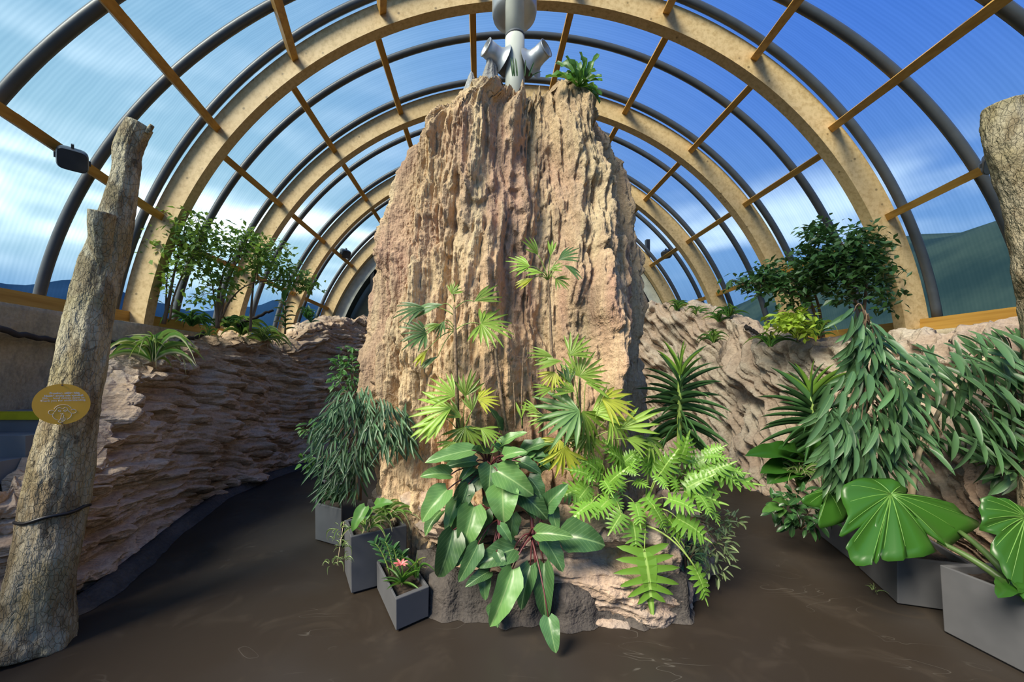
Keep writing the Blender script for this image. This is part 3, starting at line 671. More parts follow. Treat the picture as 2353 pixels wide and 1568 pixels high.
# ------------------------------------------------------------------ the orange sign
sg_c = at(143, 929, 2.50); nrm = (Vector((0, 0, CH))-sg_c).normalized(); nrm.z *= 0.4; nrm.normalize()
ux = Vector((0, 0, 1)).cross(nrm).normalized(); uz = nrm.cross(ux); SR = 0.127
sign = thing('sign', 'round orange quiet-please sign with a line drawing of a monkey on the trunk', 'sign', sg_c)
M['orange'] = plain('orange_sign_face', (0.80,0.41,0.035), 0.45, 0.0, 0.04, 3, 0.0); M['signprint'] = plain('white_print', (0.75,0.70,0.58), 0.5, 0, 0, 3, 0)
mb = MB(); n = 64; vs = [sg_c+(ux*math.cos(2*math.pi*k/n)+uz*math.sin(2*math.pi*k/n))*SR+nrm*o_ for o_ in (-0.006, 0.006) for k in range(n)]
mb.add(vs, [tuple(range(n-1, -1, -1)), tuple(range(n, 2*n))]+[(k, (k+1) % n, n+(k+1) % n, n+k) for k in range(n)]).build('disc', M['orange'], sign)
def sgp(x, y, o_=0.008): return sg_c+ux*(x*SR)+uz*(y*SR)+nrm*o_
for txt, x0, y0, sz, bold in (('Prosíme, ztište hlas,', 0.10, 0.50, 0.150, 1), ('hlasité zvuky nás vyrušují.', 0.08, 0.38, 0.150, 1), ('Shh… loud noises upset us.', 0.07, 0.26, 0.150, 0), ('Thank you for understanding.', 0.05, 0.14, 0.150, 0)):
    cu = bpy.data.curves.new('lettering', 'FONT'); cu.body = txt; cu.size = sz*SR*0.88; cu.align_x = 'CENTER'; cu.offset = 0.0006 if bold else 0.0002
    to = bpy.data.objects.new('lettering_tmp', cu); COL.objects.link(to); dg = bpy.context.evaluated_depsgraph_get()
    me = bpy.data.meshes.new_from_object(to.evaluated_get(dg)); bpy.data.objects.remove(to)
    P0 = sgp(x0, y0); me.transform(Matrix(((ux.x, uz.x, nrm.x, P0.x), (ux.y, uz.y, nrm.y, P0.y), (ux.z, uz.z, nrm.z, P0.z), (0, 0, 0, 1))))
    me.materials.clear(); me.materials.append(M['signprint']); o = bpy.data.objects.new('lettering', me); COL.objects.link(o); put(o, sign)
def ell_pts(cx_, cy_, rx, ry, a0=0, a1=360, n=28): return [(cx_+rx*math.cos(math.radians(a)), cy_+ry*math.sin(math.radians(a))) for a in np.linspace(a0, a1, n)]
lines = [ell_pts(0.02, -0.28, 0.30, 0.27, 15, 165), ell_pts(0.0, -0.52, 0.32, 0.26, 150, 245), ell_pts(0.0, -0.52, 0.32, 0.26, 300, 392), ell_pts(-0.36, -0.36, 0.10, 0.10, 40, 300), ell_pts(0.38, -0.36, 0.10, 0.10, -120, 140),
         [(-0.28,-0.36),(-0.22,-0.30),(-0.18,-0.17),(-0.08,-0.14),(0.0,-0.22),(0.10,-0.14),(0.17,-0.20),(0.20,-0.32),(0.27,-0.40)], ell_pts(-0.09,-0.31,0.045,0.035), ell_pts(0.10,-0.31,0.045,0.035), [(-0.07,-0.43),(-0.02,-0.46),(0.04,-0.43)],
         [(-0.14,-0.84),(-0.05,-0.70),(-0.03,-0.52),(0.02,-0.49),(0.06,-0.53),(0.04,-0.64),(0.10,-0.68),(0.10,-0.76),(0.0,-0.86),(-0.08,-0.89),(-0.14,-0.84)], [(-0.02,-0.70),(0.06,-0.66)], [(-0.03,-0.76),(0.06,-0.72)], [(-0.05,-0.81),(0.03,-0.78)]]
mb = MB()
for L_ in lines: mb.tube([sgp(x, y-0.02, 0.007) for x, y in L_], 0.0013, 5)
mb.build('monkey_drawing', M['signprint'], sign)
for y in (0.94, -0.94): MB().tube([sgp(0, y, 0.004), sgp(0, y, 0.010)], 0.005, 8).build('screw', M['twig'], sign)

# ------------------------------------------------------------------ vent column with nozzles, spotlights
pc = at(1185, 100, 3.95)
col = thing('vent_column', 'pale vertical air duct rising from the top of the rock pillar', 'duct', (pc.x, 4.05, 4.45))
pts = [Vector((pc.x, 4.05, z)) for z in (4.3, 4.8, 5.19)]; MB().tube(pts, 0.098, 28).build('duct', M['pipe'], col, True)
MB().tube([Vector((pc.x, 4.05, z)) for z in (5.205, 5.8, 6.8)], 0.096, 28).build('duct', M['pipe'], col, True)
MB().tube([Vector((pc.x, 4.05, z)) for z in (5.185, 5.21)], 0.0995, 28).build('joint_ring', M['planter'], col, True)
hp = [(0.10, 5.50), (0.225, 5.56), (0.235, 5.60), (0.235, 6.1), (0.1, 6.14)]; vs = []; fs = []
for r_, z in hp:
    for k in range(40): vs.append((pc.x+0.01+r_*math.cos(2*math.pi*k/40), 4.22+r_*math.sin(2*math.pi*k/40), z))
fs = grid_faces(len(hp), 40, True); fs.append(tuple(range(40))[::-1]); link_mesh('hood', vs, fs, M['galv'], col)
def nozzle(P, Q, label):
    P, Q = Vector(P), Vector(Q); t = thing('air_nozzle', label, 'nozzle', P); y = (Q-P).normalized(); x = y.orthogonal().normalized(); z = y.cross(x); L = (Q-P).length
    def ring(pr, nm, mat):
        vs = []
        for r_, s_ in pr:
            for k in range(32): vs.append(P+y*(s_*L)+(x*math.cos(2*math.pi*k/32)+z*math.sin(2*math.pi*k/32))*r_)
        link_mesh(nm, vs, grid_faces(len(pr), 32, True), mat, t)
    ring([(0.155, 0.0), (0.15, 0.03), (0.115, 0.12), (0.090, 0.30), (0.082, 0.55), (0.082, 1.0), (0.075, 1.0), (0.072, 0.5), (0.001, 0.5)], 'trumpet', M['galv'])
    ring([(0.0845, 0.95), (0.088, 0.97), (0.088, 1.01), (0.080, 1.01)], 'rim', M['galv'])
    MB().tube([P-y*0.10, P+y*0.01], 0.10, 20).build('neck', M['planter'], t, True)
nozzle(at(1152, 140, 4.05), at(1116, 108, 3.95), 'flared steel air nozzle left of the duct pointing left')
nozzle(at(1220, 145, 4.05), at(1256, 110, 3.92), 'flared steel air nozzle right of the duct pointing right')
def spot(P, y, s, label, aim):
    P = Vector(P); t = thing('spotlight', label, 'lamp', P, 'spotlights on the purlins'); a = Vector(aim).normalized(); x = a.cross(Vector((0, 0, 1))).normalized(); z = x.cross(a)
    vs = []; fs = []; n = 28
    prof = [(0.75, -0.55), (0.95, -0.45), (1.0, -0.1), (1.0, 0.35), (0.92, 0.5)]
    for k_, (r_, d_) in enumerate(prof):
        for k in range(n):
            an = 2*math.pi*k/n; cx_, sy_ = math.cos(an), math.sin(an); cx_, sy_ = [math.copysign(abs(q_)**0.45, q_) for q_ in (cx_, sy_)]
            vs.append(P+(x*cx_*0.62+z*sy_*0.55)*s*r_+a*(d_*s))
    fs = grid_faces(len(prof), n, True)+[tuple(range(n))[::-1]]; link_mesh('housing', vs, fs, M['steel'], t)
    vs = [P+(x*math.copysign(abs(math.cos(q_))**0.45, math.cos(q_))*0.62+z*math.copysign(abs(math.sin(q_))**0.45, math.sin(q_))*0.55)*s*0.9+a*(0.49*s) for q_ in np.linspace(0, 2*math.pi, n, endpoint=False)]
    link_mesh('lens', vs, [tuple(range(n))], M['lamp_glass'], t, False)
    MB().bar(P-x*s*0.7, P+x*s*0.7, z, 0.03, s*0.25).bar(P+z*s*0.1, P+z*s*0.75, x, s*0.3, 0.02).build('bracket', M['steel'], t)
spot(at(167, 366, 3.62), 0, 0.17, 'dark grey spotlight clamped to the lowest left purlin near the trunk', (0.6, -0.6, -0.5))
spot(at(793, 583, 10.2), 0, 0.19, 'small spotlight on a far left purlin just left of the pillar', (0.6, -0.6, -0.5))
spot(at(1532, 584, 10.2), 0, 0.19, 'small spotlight on a far right purlin just right of the pillar', (-0.6, -0.6, -0.5))
spot(at(2293, 372, 3.75), 0, 0.16, 'spotlight half hidden behind the right tree trunk', (-0.6, -0.6, -0.5))

# ------------------------------------------------------------------ planters
def planter(name, a, b, c, h, label, taper=0.03, wall=0.03):
    """a, b, c: floor corners in order (two adjacent sides), h height; hollow box with soil"""
    a, b, c = [Vector((p[0], p[1], 0)) for p in (a, b, c)]; d_ = a+(c-b); cen = (a+c)/2; t = thing(name, label, 'planter', cen, 'grey box planters')
    base = [a, b, c, d_]; top = [cen+(p-cen)*(1+taper)+Vector((0, 0, h)) for p in base]
    def ins(L_, w_): return [p+((cen-Vector((p.x, p.y, 0))).normalized()*w_*1.41) for p in L_]
    it = ins(top, wall); ib = [p-Vector((0, 0, 0.06)) for p in it]
    foot = [p+(cen-p).normalized()*0.03 for p in base]; fu = [p+Vector((0, 0, 0.015)) for p in foot]; bs = [p+Vector((0, 0, 0.015)) for p in base]
    vs = bs+top+it+ib; fs = [(3,2,1,0)]
    for k in range(4): m = (k+1) % 4; fs += [(k, m, 4+m, 4+k), (4+k, 4+m, 8+m, 8+k), (8+k, 8+m, 12+m, 12+k)]
    ob = link_mesh('box', vs, fs, M['planter'], t, False)
    nb = ob.data; md = ob.modifiers.new('bevel', 'BEVEL'); md.width = 0.006; md.segments = 2; md.limit_method = 'ANGLE'
    MB().add(foot+fu, [(0,1,5,4),(1,2,6,5),(2,3,7,6),(3,0,4,7),(3,2,1,0)]).build('plinth', M['black'], t)
    n = 14; vs = []
    for i in range(n):
        for j in range(n):
            p = ib[0].lerp(ib[1], i/(n-1)).lerp(ib[3].lerp(ib[2], i/(n-1)), j/(n-1)); vs.append((p.x, p.y, p.z+RNG.uniform(0, 0.022)))
    link_mesh('soil', vs, grid_faces(n, n), M['soil'], t); return t, cen
def F2(u, v): p = onfloor(u, v); return (p.x, p.y)
PS, cS = planter('planter_box', (-0.85, 3.257), (-0.578, 2.71), (-0.377, 2.874), 0.235, 'small low grey planter holding the pink bromeliad', 0.02)
PT, cT = planter('planter_box', (-1.21, 3.54), (-1.035, 3.177), (-0.64, 3.42), 0.47, 'tall grey planter with spider plants left of the pillar', 0.02)
PB, cB = planter('planter_box', (-2.08, 5.2), (-1.76, 4.235), (-1.42, 4.05), 0.40, 'long grey planter of the weeping fig behind the tall planter', 0.02)
PR1, cR1 = planter('planter_box', (4.05, 4.28), (3.70, 4.36), (3.44, 3.62), 0.36, 'farthest grey planter in the row on the right', 0.02)
PR2, cR2 = planter('planter_box', (3.42, 3.60), (3.18, 3.04), (3.60, 2.90), 0.37, 'middle grey planter under the giant leaf on the right', 0.02)
PR3, cR3 = planter('planter_box', (3.15, 2.71), (3.215, 1.85), (3.72, 1.89), 0.46, 'large grey planter cut off by the right edge', 0.04)

# ------------------------------------------------------------------ giant-leaved plants (right)
def vein_leaf(parent, J, outline, Yfun, nv, amp, name='leaf', rings=7, sub=2):
    """leaf from its outline (photo pixels) around the stalk joint J; pleated along radiating veins"""
    O = np.array(outline, float); m = len(O); O2 = spline(list(outline)+[outline[0]], m*sub+1)[:-1]; n = len(O2)
    vs = [at(J[0], J[1], Yfun(J[0], J[1]))]; per = np.r_[0, np.cumsum(np.hypot(*np.diff(O2, axis=0).T))]; per /= per[-1]
    for r in range(1, rings+1):
        k = r/rings
        for i in range(n):
            u, v = J[0]+(O2[i, 0]-J[0])*k, J[1]+(O2[i, 1]-J[1])*k
            p = at(u, v, Yfun(u, v)); w_ = math.sin(per[i]*2*math.pi*nv)
            p += Vector((0, -0.75, 0.65))*(amp*w_*k**1.2+0.02*k*(1-k))-Vector((0, 0, 0.05*k*k)); vs.append(p)
    fs = [(0, 1+i, 1+(i+1) % n) for i in range(n)]
    for r in range(rings-1):
        for i in range(n): a = 1+r*n+i; b = 1+r*n+(i+1) % n; fs.append((a, a+n, b+n, b))
    o = link_mesh(name, vs, fs, LM['alocasia'], parent); md = o.modifiers.new('thick', 'SOLIDIFY'); md.thickness = 0.003
    mb = MB(); step = max(1, int(n/nv/1.0))
    for i in range(0, n, step):
        pts = [Vector(vs[0])]+[Vector(vs[1+r*n+i])+Vector((0, -0.003, 0.002)) for r in range(rings-1)]
        mb.tube(pts, [0.0045*(1-0.8*k/len(pts)) for k in range(len(pts))], 5)
    ve = mb.build('veins', LM['lime'], o, True) if False else link_mesh('veins', mb.v, mb.f, M['leafvein'], o)
    return o
M['darkstalk'] = plain('dark_green_stalk', (0.06,0.11,0.03), 0.45); M['leafvein'] = plain('pale_leaf_vein', (0.10,0.22,0.04), 0.4)
Z4 = lambda L_: [(1653+x/2.45, 928+y/2.45) for x, y in L_]
oA = Z4([(700,420),(760,395),(850,375),(960,390),(1020,430),(1065,435),(1065,465),(1000,490),(1120,500),(1190,490),(1300,530),(1400,580),(1452,625),(1440,660),(1380,700),(1330,745),(1270,765),(1090,610),(1215,760),(1200,800),(1060,825),(980,650),(1040,825),(990,845),(930,830),(905,770),(900,650),(885,845),(870,840),(868,665),(840,655),(848,850),(840,868),(780,865),(715,790),(705,755),(850,620),(700,705),(685,670),(710,600),(705,520),(690,450)])
oB = Z4([(680,375),(725,385),(735,420),(690,435),(740,470),(725,560),(700,630),(570,665),(553,620),(570,560),(530,550),(465,525),(460,500),(500,480),(550,450)])
oC = Z4([(1465,490),(1530,475),(1600,490),(1715,545),(1850,640),(1930,800),(1930,960),(1830,1060),(1715,1065),(1640,1010),(1600,900),(1530,790),(1540,700),(1480,660),(1460,620),(1475,540)])
ala = thing('elephant_ear_plant', 'large split glossy elephant ear leaf over the middle right planter', 'plant', (3.40, 3.2, 0.37))
vein_leaf(ala, Z4([(965,510)])[0], oA, lambda u, v: 2.86+(1138-v)*0.0018, 17, 0.024)
stem(ala, at(2047, 1134, 2.90), Vector((3.42, 3.2, 0.34)), 0.012, 0.024, M['greenstem'], 'stalk', 0.05, 9, (0, 1, 0.3))
alb = thing('elephant_ear_plant', 'smaller bright elephant ear leaf left of the giant leaf', 'plant', (3.55, 3.75, 0.36))
vein_leaf(alb, Z4([(615,495)])[0], oB, lambda u, v: 3.25+(1130-v)*0.0016, 9, 0.012)
stem(alb, at(1904, 1128, 3.28), Vector((3.56, 3.75, 0.33)), 0.009, 0.018, M['greenstem'], 'stalk', 0.05, 9, (0, 1, 0.3))
alc = thing('elephant_ear_plant', 'dark elephant ear plant in the large planter at the right edge', 'plant', (3.40, 2.35, 0.42))
vein_leaf(alc, Z4([(1720,640)])[0], oC, lambda u, v: 2.42+(1200-v)*0.0009, 13, 0.022)
for (u0, v0), (u1, v1), r_ in (((2155,1245),(2320,1345),0.026), ((2205,1222),(2330,1340),0.024)):
    stem(alc, at(u0, v0, 2.72), at(u1, v1, 2.42), 0.014, r_, M['darkstalk'], 'stalk', 0.02, 9, (0, 0, 1), 8)
stem(alc, at(2340, 1190, 2.44), at(2330, 1345, 2.42), 0.012, 0.026, M['greenstem'], 'stalk', 0.0, 9, (0, 0, 1), 8)
leaf(alc, D['philo'][0], LM['alocasia'], at(2320,1345,2.30), at(2295,1372,2.2), (0,-.4,1), 0.5); leaf(alc, D['philo'][1], LM['alocasia'], at(2330,1340,2.3), at(2352,1375,2.2), (0,-.4,1), 0.5)

# ------------------------------------------------------------------ dark philodendron (centre)
Z2 = lambda x, y: (680+x/2.904, 1028+y/2.904)
ph = thing('philodendron', 'big dark green broad leaved plant hanging over the rock ledge', 'plant', at(1150, 1120, 3.1))
PL = [(1170,20,860,100,.36,1),(1200,95,985,135,.42,0),(1030,185,828,195,.5,1),(1240,190,1050,350,.55,0),(1010,285,838,500,.58,1),(970,430,862,592,.52,1),(1075,350,1000,572,.45,1),(1150,250,1080,445,.5,0),(1190,395,1110,692,.62,1),(1265,420,1208,655,.46,0),
 (1345,160,1588,322,.62,1),(1378,265,1388,508,.88,1),(1275,330,1368,505,.55,0),(1465,280,1682,482,.58,0),(1300,120,1285,320,.8,0),(1445,445,1425,655,.5,0),(1550,200,1655,360,.6,0),(1670,400,1815,245,.55,0),(1700,390,1745,570,.5,0),(1605,575,1850,600,.45,1),
 (1785,590,2065,655,.75,0),(1660,620,1785,832,.6,0),(1458,680,1192,795,.56,0),(1050,555,948,875,.52,0),(1215,650,1085,905,.42,0),(1290,830,1130,932,.45,0),(1445,815,1295,1205,.42,1),(1265,850,1262,1025,.55,0),(1565,790,1500,1090,.44,0),(1655,775,1668,1152,.40,0),
 (1685,1135,1735,1378,.60,0),(1330,1050,1345,1205,.8,0),(1080,440,1100,640,.5,0),(1500,100,1640,180,.6,0),(1390,60,1540,30,.5,1),(1230,40,1130,10,.5,0),(1520,330,1600,480,.5,0),(1360,520,1440,640,.5,0),(1150,700,1050,800,.5,0),(1340,700,1400,830,.55,0),(1600,60,1700,150,.6,0),(1180,130,1090,230,.5,0)]
roots = [at(1120,1075,3.08), at(1225,1215,2.86), at(1150,1180,2.95)]
for i, (bx, by, tx, ty, wr, li) in enumerate(PL):
    (bu, bv), (tu, tv) = Z2(bx, by), Z2(tx, ty)
    Yb = 2.92 if bv < 1200 else 2.74; Yb += RNG.uniform(-0.05, 0.05)-(0.03 if li else -0.04); Yt = Yb-RNG.uniform(0.02, 0.10)
    if tv > 1330: Yt = min(Yt, (CH-0.05)*FPX/(tv-PV))
    if bv > 1330: Yb = min(Yb, Yt+0.10)
    P, Q = at(bu, bv, Yb), at(tu, tv, Yt)
    nr = Vector((RNG.uniform(-.35, .35), -0.8, 0.55))
    leaf(ph, D['philo'][i % 3], LM['philo_light'] if li else LM['philo'], P, Q, nr, wr*1.02)
    rt = min(roots, key=lambda q: (q-P).length); stem(ph, rt+Vector((RNG.uniform(-.05,.05), 0, -0.05)), P, 0.008, 0.0045, M['redstem'], 'petiole', 0.05, 6, (0, -0.2, 1), 5)
for (bu, bv, tu, tv, wr, li) in ((1150,990,1125,938,.5,0),(1135,1034,1210,992,.42,1),(1105,1005,1068,980,.5,0),(1200,1040,1280,1014,.5,0),(1125,1042,1068,1030,.45,0),(1215,1050,1300,1040,.5,0),(1180,1060,1130,1020,.6,0),(1240,1085,1290,1060,.6,0),(1160,1090,1230,1040,.55,1),(1090,1075,1000,1050,.5,0)):
    P, Q = at(bu, bv, 3.06), at(tu, tv, 2.98); leaf(ph, D['philo'][0], LM['philo_light'] if li else LM['philo'], P, Q, (0, -0.5, 0.8), wr); stem(ph, roots[0], P, 0.008, 0.005, M['redstem'], 'petiole', 0.03, 6, (0, 0, 1), 5)
stem(ph, at(1215,1130,2.95), at(1232,1300,2.80), 0.016, 0.012, M['redstem'], 'stem', 0.0); stem(ph, at(1145,1180,2.92), at(1148,1250,2.84), 0.012, 0.009, M['redstem'], 'stem')
for u, v in ((1120,1060),(1135,1050),(1150,1065),(1105,1080)): stem(ph, at(u, v, 3.0), at(u+RNG.uniform(-20,20), v+70, 3.08), 0.008, 0.010, M['redstem'], 'stem')

# ------------------------------------------------------------------ cut-leaf philodendron (right of centre)
xa = thing('split_leaf_philodendron', 'bright green deeply cut philodendron spilling over the right of the ledge', 'plant', at(1450, 1130, 3.2))
Z3 = lambda x, y: (1100+x/2.904, 1028+y/2.904)
XL = [(1105,700,1165,1110,1.0),(1440,805,1535,1050,.5),(1030,510,1055,700,1.05),(950,450,868,580,.95),(1330,480,1550,625,.85),(1265,480,1375,655,.7),(1385,300,1655,375,.85),(1400,245,1650,300,.6),(1275,350,1475,425,.85),(1120,340,1225,490,.9),(1045,380,1085,540,.8),(865,350,750,470,.9),(755,370,610,480,.9),(715,270,520,335,.85),(840,230,895,325,.9),(745,190,590,140,.9),(690,160,775,225,.9),(820,110,720,80,.8),(960,100,850,10,.9),(960,110,1060,20,.8),(1130,140,1040,30,.9),(1140,140,1290,60,.9),
 (1190,190,1270,285,.8),(930,210,965,320,.9),(1050,230,1140,265,.9),(990,150,1070,185,.8),(1320,70,1500,115,.8),(1520,60,1680,70,.7),(1520,40,1650,-15,.7),(1570,190,1890,245,.55),(1590,150,1750,255,.7),(1610,150,1800,170,.7),(1400,190,1570,215,.8),(1540,400,1610,520,.7),(1480,330,1560,470,.7),(1300,210,1330,330,.8),(900,330,960,440,.8),(1180,420,1250,560,.8),(650,90,560,40,.8),(1250,120,1380,180,.8)]
XL = [(*Z3(a, b), *Z3(c, d_), e) for a, b, c, d_, e in XL] + [(1425,1065,1388,1005,.9),(1500,1065,1478,1005,.9),(1562,1055,1585,995,.8),(1600,1065,1655,1038,.8),(1440,1075,1472,1035,.9),(1520,1085,1555,1035,.9),(1620,1090,1690,1060,.7),(1380,1090,1330,1050,.9),(1400,1110,1440,1075,.9),(1350,1120,1320,1160,.9),(1580,1120,1640,1090,.8)]
xr = [at(1400,1150,3.05), at(1480,1180,3.05), at(1540,1130,3.2)]
for i, (bu, bv, tu, tv, wr) in enumerate(XL):
    fr = max(0, min(1, (bv-1000)/300)); Yb = 3.06-0.32*fr+RNG.uniform(-.05, .05); P, Q = at(bu, bv, Yb), at(tu, tv, Yb-RNG.uniform(0.02, 0.10))
    leaf(xa, D['lobed'][i % 3], LM['lobed'], P, Q, (RNG.uniform(-.3, .3), -0.75, 0.65), wr*1.05, zs=0.8)
    rt = min(xr, key=lambda q: (q-P).length); stem(xa, rt, P, 0.007, 0.004, M['greenstem'], 'petiole', 0.06, 7, (0, -0.3, 1), 5)
stem(xa, at(1470,1205,2.95), at(1600,1308,2.72), 0.009, 0.005, M['greenstem'], 'petiole', 0.06, 9, (0.2, -0.2, 1), 6)

# ------------------------------------------------------------------ lady palms
def fan_leaf(parent, u, v, dr, r_, sp, key, Y, root=None, n=None):
    r_ *= 1.08; P = at(u, v, Y); a = math.radians(dr); tilt = RNG.uniform(-0.25, 0.15)
    Q = P+Vector((math.cos(a)*r_, tilt*r_, math.sin(a)*r_))*(Y/FPX)
    n = n or max(3, int(round(sp/15.0)))
    leaf(parent, fan_data(sp, n, RNG.randrange(3)), LM[key], P, Q, (0.25*math.cos(a), -0.8, 0.55), 1.0, zs=1.0)
    if root is not None: stem(parent, root, P, 0.0045, 0.0028, M['greenstem'], 'petiole', 0.03, 6, (0, 0, 1), 5)
fp1 = thing('lady_palm', 'tall thin stemmed fan palm on the left in front of the pillar', 'palm', at(1052, 990, 3.12))
Yp = 3.05; MB().tube([at(1052,1000,3.12), at(1051,930,3.09), at(1048,850,3.06), at(1046,770,3.05), at(1044,705,3.05)], [0.017,0.016,0.014,0.013,0.010], 7).build('stem', M['palm_stem'], fp1, True)
for q_ in ((1038,676,60,30,130,'fan'),(976,708,192,66,90,'fan_dark'),(1017,700,195,72,45,'fan_dark'),(980,767,190,64,170,'fan_dark'),(1090,693,25,66,75,'fan'),(1105,745,-15,70,230,'fan'),(1021,738,-115,40,70,'fan_dark'),(983,803,-128,46,40,'fan_yellow'),(1006,820,213,46,30,'fan_dark'),(1010,745,200,40,60,'fan')):
    fan_leaf(fp1, *q_, Yp+RNG.uniform(-.06, .03), at(1045, min(v_ := q_[1]+18, 760), Yp))
fp2 = thing('lady_palm', 'tallest slender fan palm with its crown against the upper pillar', 'palm', at(1275, 930, 3.12))
MB().tube([at(1275,960,3.12), at(1271,880,3.12), at(1266,780,3.14), at(1263,700,3.16), at(1258,630,3.16)], [0.014,0.013,0.012,0.011,0.008], 7).build('stem', M['palm_stem'], fp2, True)
for q_ in ((1236,586,130,46,70,'fan'),(1265,588,85,36,40,'fan'),(1283,598,25,50,90,'fan_dark'),(1217,612,172,52,120,'fan'),(1245,628,172,44,50,'fan'),(1296,610,-33,50,45,'fan_dark'),(1224,641,205,42,60,'fan_yellow'),(1276,641,-30,38,130,'fan'),(1262,622,20,30,60,'fan')):
    fan_leaf(fp2, *q_, 3.10+RNG.uniform(-.05, .03), at(1259, 645, 3.16))
fp3 = thing('lady_palm', 'bare broken palm stem between the two fan palms', 'palm', at(1165, 985, 3.1))
MB().tube([at(1165,992,3.08), at(1152,920,3.1), at(1142,840,3.1), at(1137,787,3.1)], [0.016,0.014,0.012,0.010], 7).build('stem', M['palm_stem'], fp3, True)
for k in range(26):
    v = RNG.uniform(800, 980); u = 1137+(v-787)*0.137; s_ = RNG.choice((-1, 1)); stem(fp3, at(u, v, 3.1), at(u+s_*RNG.uniform(6, 12), v-RNG.uniform(4, 10), 3.08), 0.003, 0.001, M['palm_stem'], 'stub', 0, 3, sides=4)
fp4 = thing('lady_palm', 'thin dead twig and short green shoot low in front of the pillar', 'palm', at(1200, 985, 3.1))
MB().tube([at(1200,985,3.1), at(1199,900,3.12), at(1203,800,3.14)], [0.009,0.007,0.004], 6).build('stem', M['palm_stem'], fp4, True)
stem(fp4, at(1202,822,3.14), at(1183,820,3.13), 0.004, 0.002, M['palm_stem'], 'twig'); stem(fp4, at(1200,840,3.14), at(1228,806,3.12), 0.004, 0.002, M['palm_stem'], 'twig'); stem(fp4, at(1185,985,3.1), at(1180,880,3.1), 0.006, 0.003, M['palm_stem'], 'twig')
fan_leaf(fp4, 1198, 962, 92, 38, 75, 'fan', 3.08, at(1200,985,3.1), 2)
fp5 = thing('lady_palm', 'bushy bright fan palm at the left of the ledge above the dark leaves', 'palm', at(1060, 1000, 3.1))
for q_ in ((1045,910,150,64,125,'fan'),(1069,911,80,60,100,'fan'),(1097,918,5,48,150,'fan_yellow'),(1036,939,198,98,120,'fan'),(1069,982,-82,64,160,'fan'),(1042,1016,-100,46,170,'fan'),(1104,985,-35,52,100,'fan'),(1020,960,215,80,60,'fan'),(1085,945,100,45,80,'fan'),(1060,960,150,60,70,'fan')):
    fan_leaf(fp5, *q_, 2.98+RNG.uniform(-.06, .05), at(1062, 1010, 3.08))
fp6 = thing('lady_palm', 'large bushy yellow-green fan palm at the right of the ledge', 'palm', at(1340, 1010, 3.1))
for q_ in ((1269,820,172,54,70,'fan'),(1310,817,45,58,120,'fan'),(1274,855,-118,44,140,'fan_yellow'),(1290,830,188,62,40,'fan'),(1331,865,62,62,205,'fan'),(1345,880,-15,64,75,'fan'),(1269,893,188,48,70,'fan'),(1331,944,196,112,150,'fan_dark'),(1338,946,-65,78,130,'fan'),(1383,918,-18,78,140,'fan_yellow'),(1427,985,25,84,70,'fan'),(1286,1010,-118,52,150,'fan_yellow'),(1295,1030,-90,72,140,'fan_yellow'),(1486,1006,-50,62,105,'fan'),
           (1320,900,150,60,90,'fan'),(1360,950,20,80,100,'fan'),(1300,960,170,70,80,'fan_dark'),(1400,960,-60,70,100,'fan'),(1260,960,190,50,80,'fan'),(1350,1000,-100,60,160,'fan'),(1440,1010,-20,60,90,'fan'),(1310,880,100,50,80,'fan_dark'),(1235,945,160,40,80,'fan')):
    fan_leaf(fp6, *q_, 2.98+RNG.uniform(-.09, .06), at(1335+RNG.uniform(-20,20), 1030, 3.1))
for u0, u1, v1 in ((1300,1290,830),(1320,1312,820),(1335,1332,870),(1360,1380,920)): stem(fp6, at(u0, 1040, 3.1), at(u1, v1, 3.05), 0.011, 0.006, M['palm_stem'], 'stem')

# ------------------------------------------------------------------ sword-leaved dracaenas
def dracaena(label, base, top, n, L, Yoff=0.0, lean=0.0, extra=None):
    base, top = Vector(base), Vector(top); t = thing('dracaena', label, 'plant', base)
    MB().tube(curve_pts(base, top, lean, 8, (1, 0, 0)), [0.022]*7+[0.016], 8).build('stem', M['greenstem'], t, True)
    for i in range(n):
        f = i/(n-1); C = base.lerp(top, 0.30+0.70*f); a = i*2.4+RNG.uniform(-.2, .2); e = math.radians(-38+110*f**1.5+RNG.uniform(-8, 8))
        d_ = Vector((math.cos(a)*math.cos(e), math.sin(a)*math.cos(e), math.sin(e))); l_ = RNG.uniform(*L)*(1-0.15*f)
        leaf(t, RNG.choice(D['sword']), LM['dracaena_y'] if (f > 0.86 and RNG.random() < 0.7) else LM['dracaena'], C+d_*0.015, C+d_*l_, (0, 0.05, 1) if e < 1.1 else (-math.cos(a), -math.sin(a), 0.3), 0.062, zs=0.5)
    return t
dracaena('spiky dark green dracaena standing at the right edge of the pillar', at(1560, 1060, 3.55), at(1563, 862, 3.50), 72, (0.32, 0.46))
dracaena('spiky dracaena half hidden by the big fig on the right', at(1892, 1085, 4.05), at(1862, 905, 4.15), 64, (0.42, 0.62))

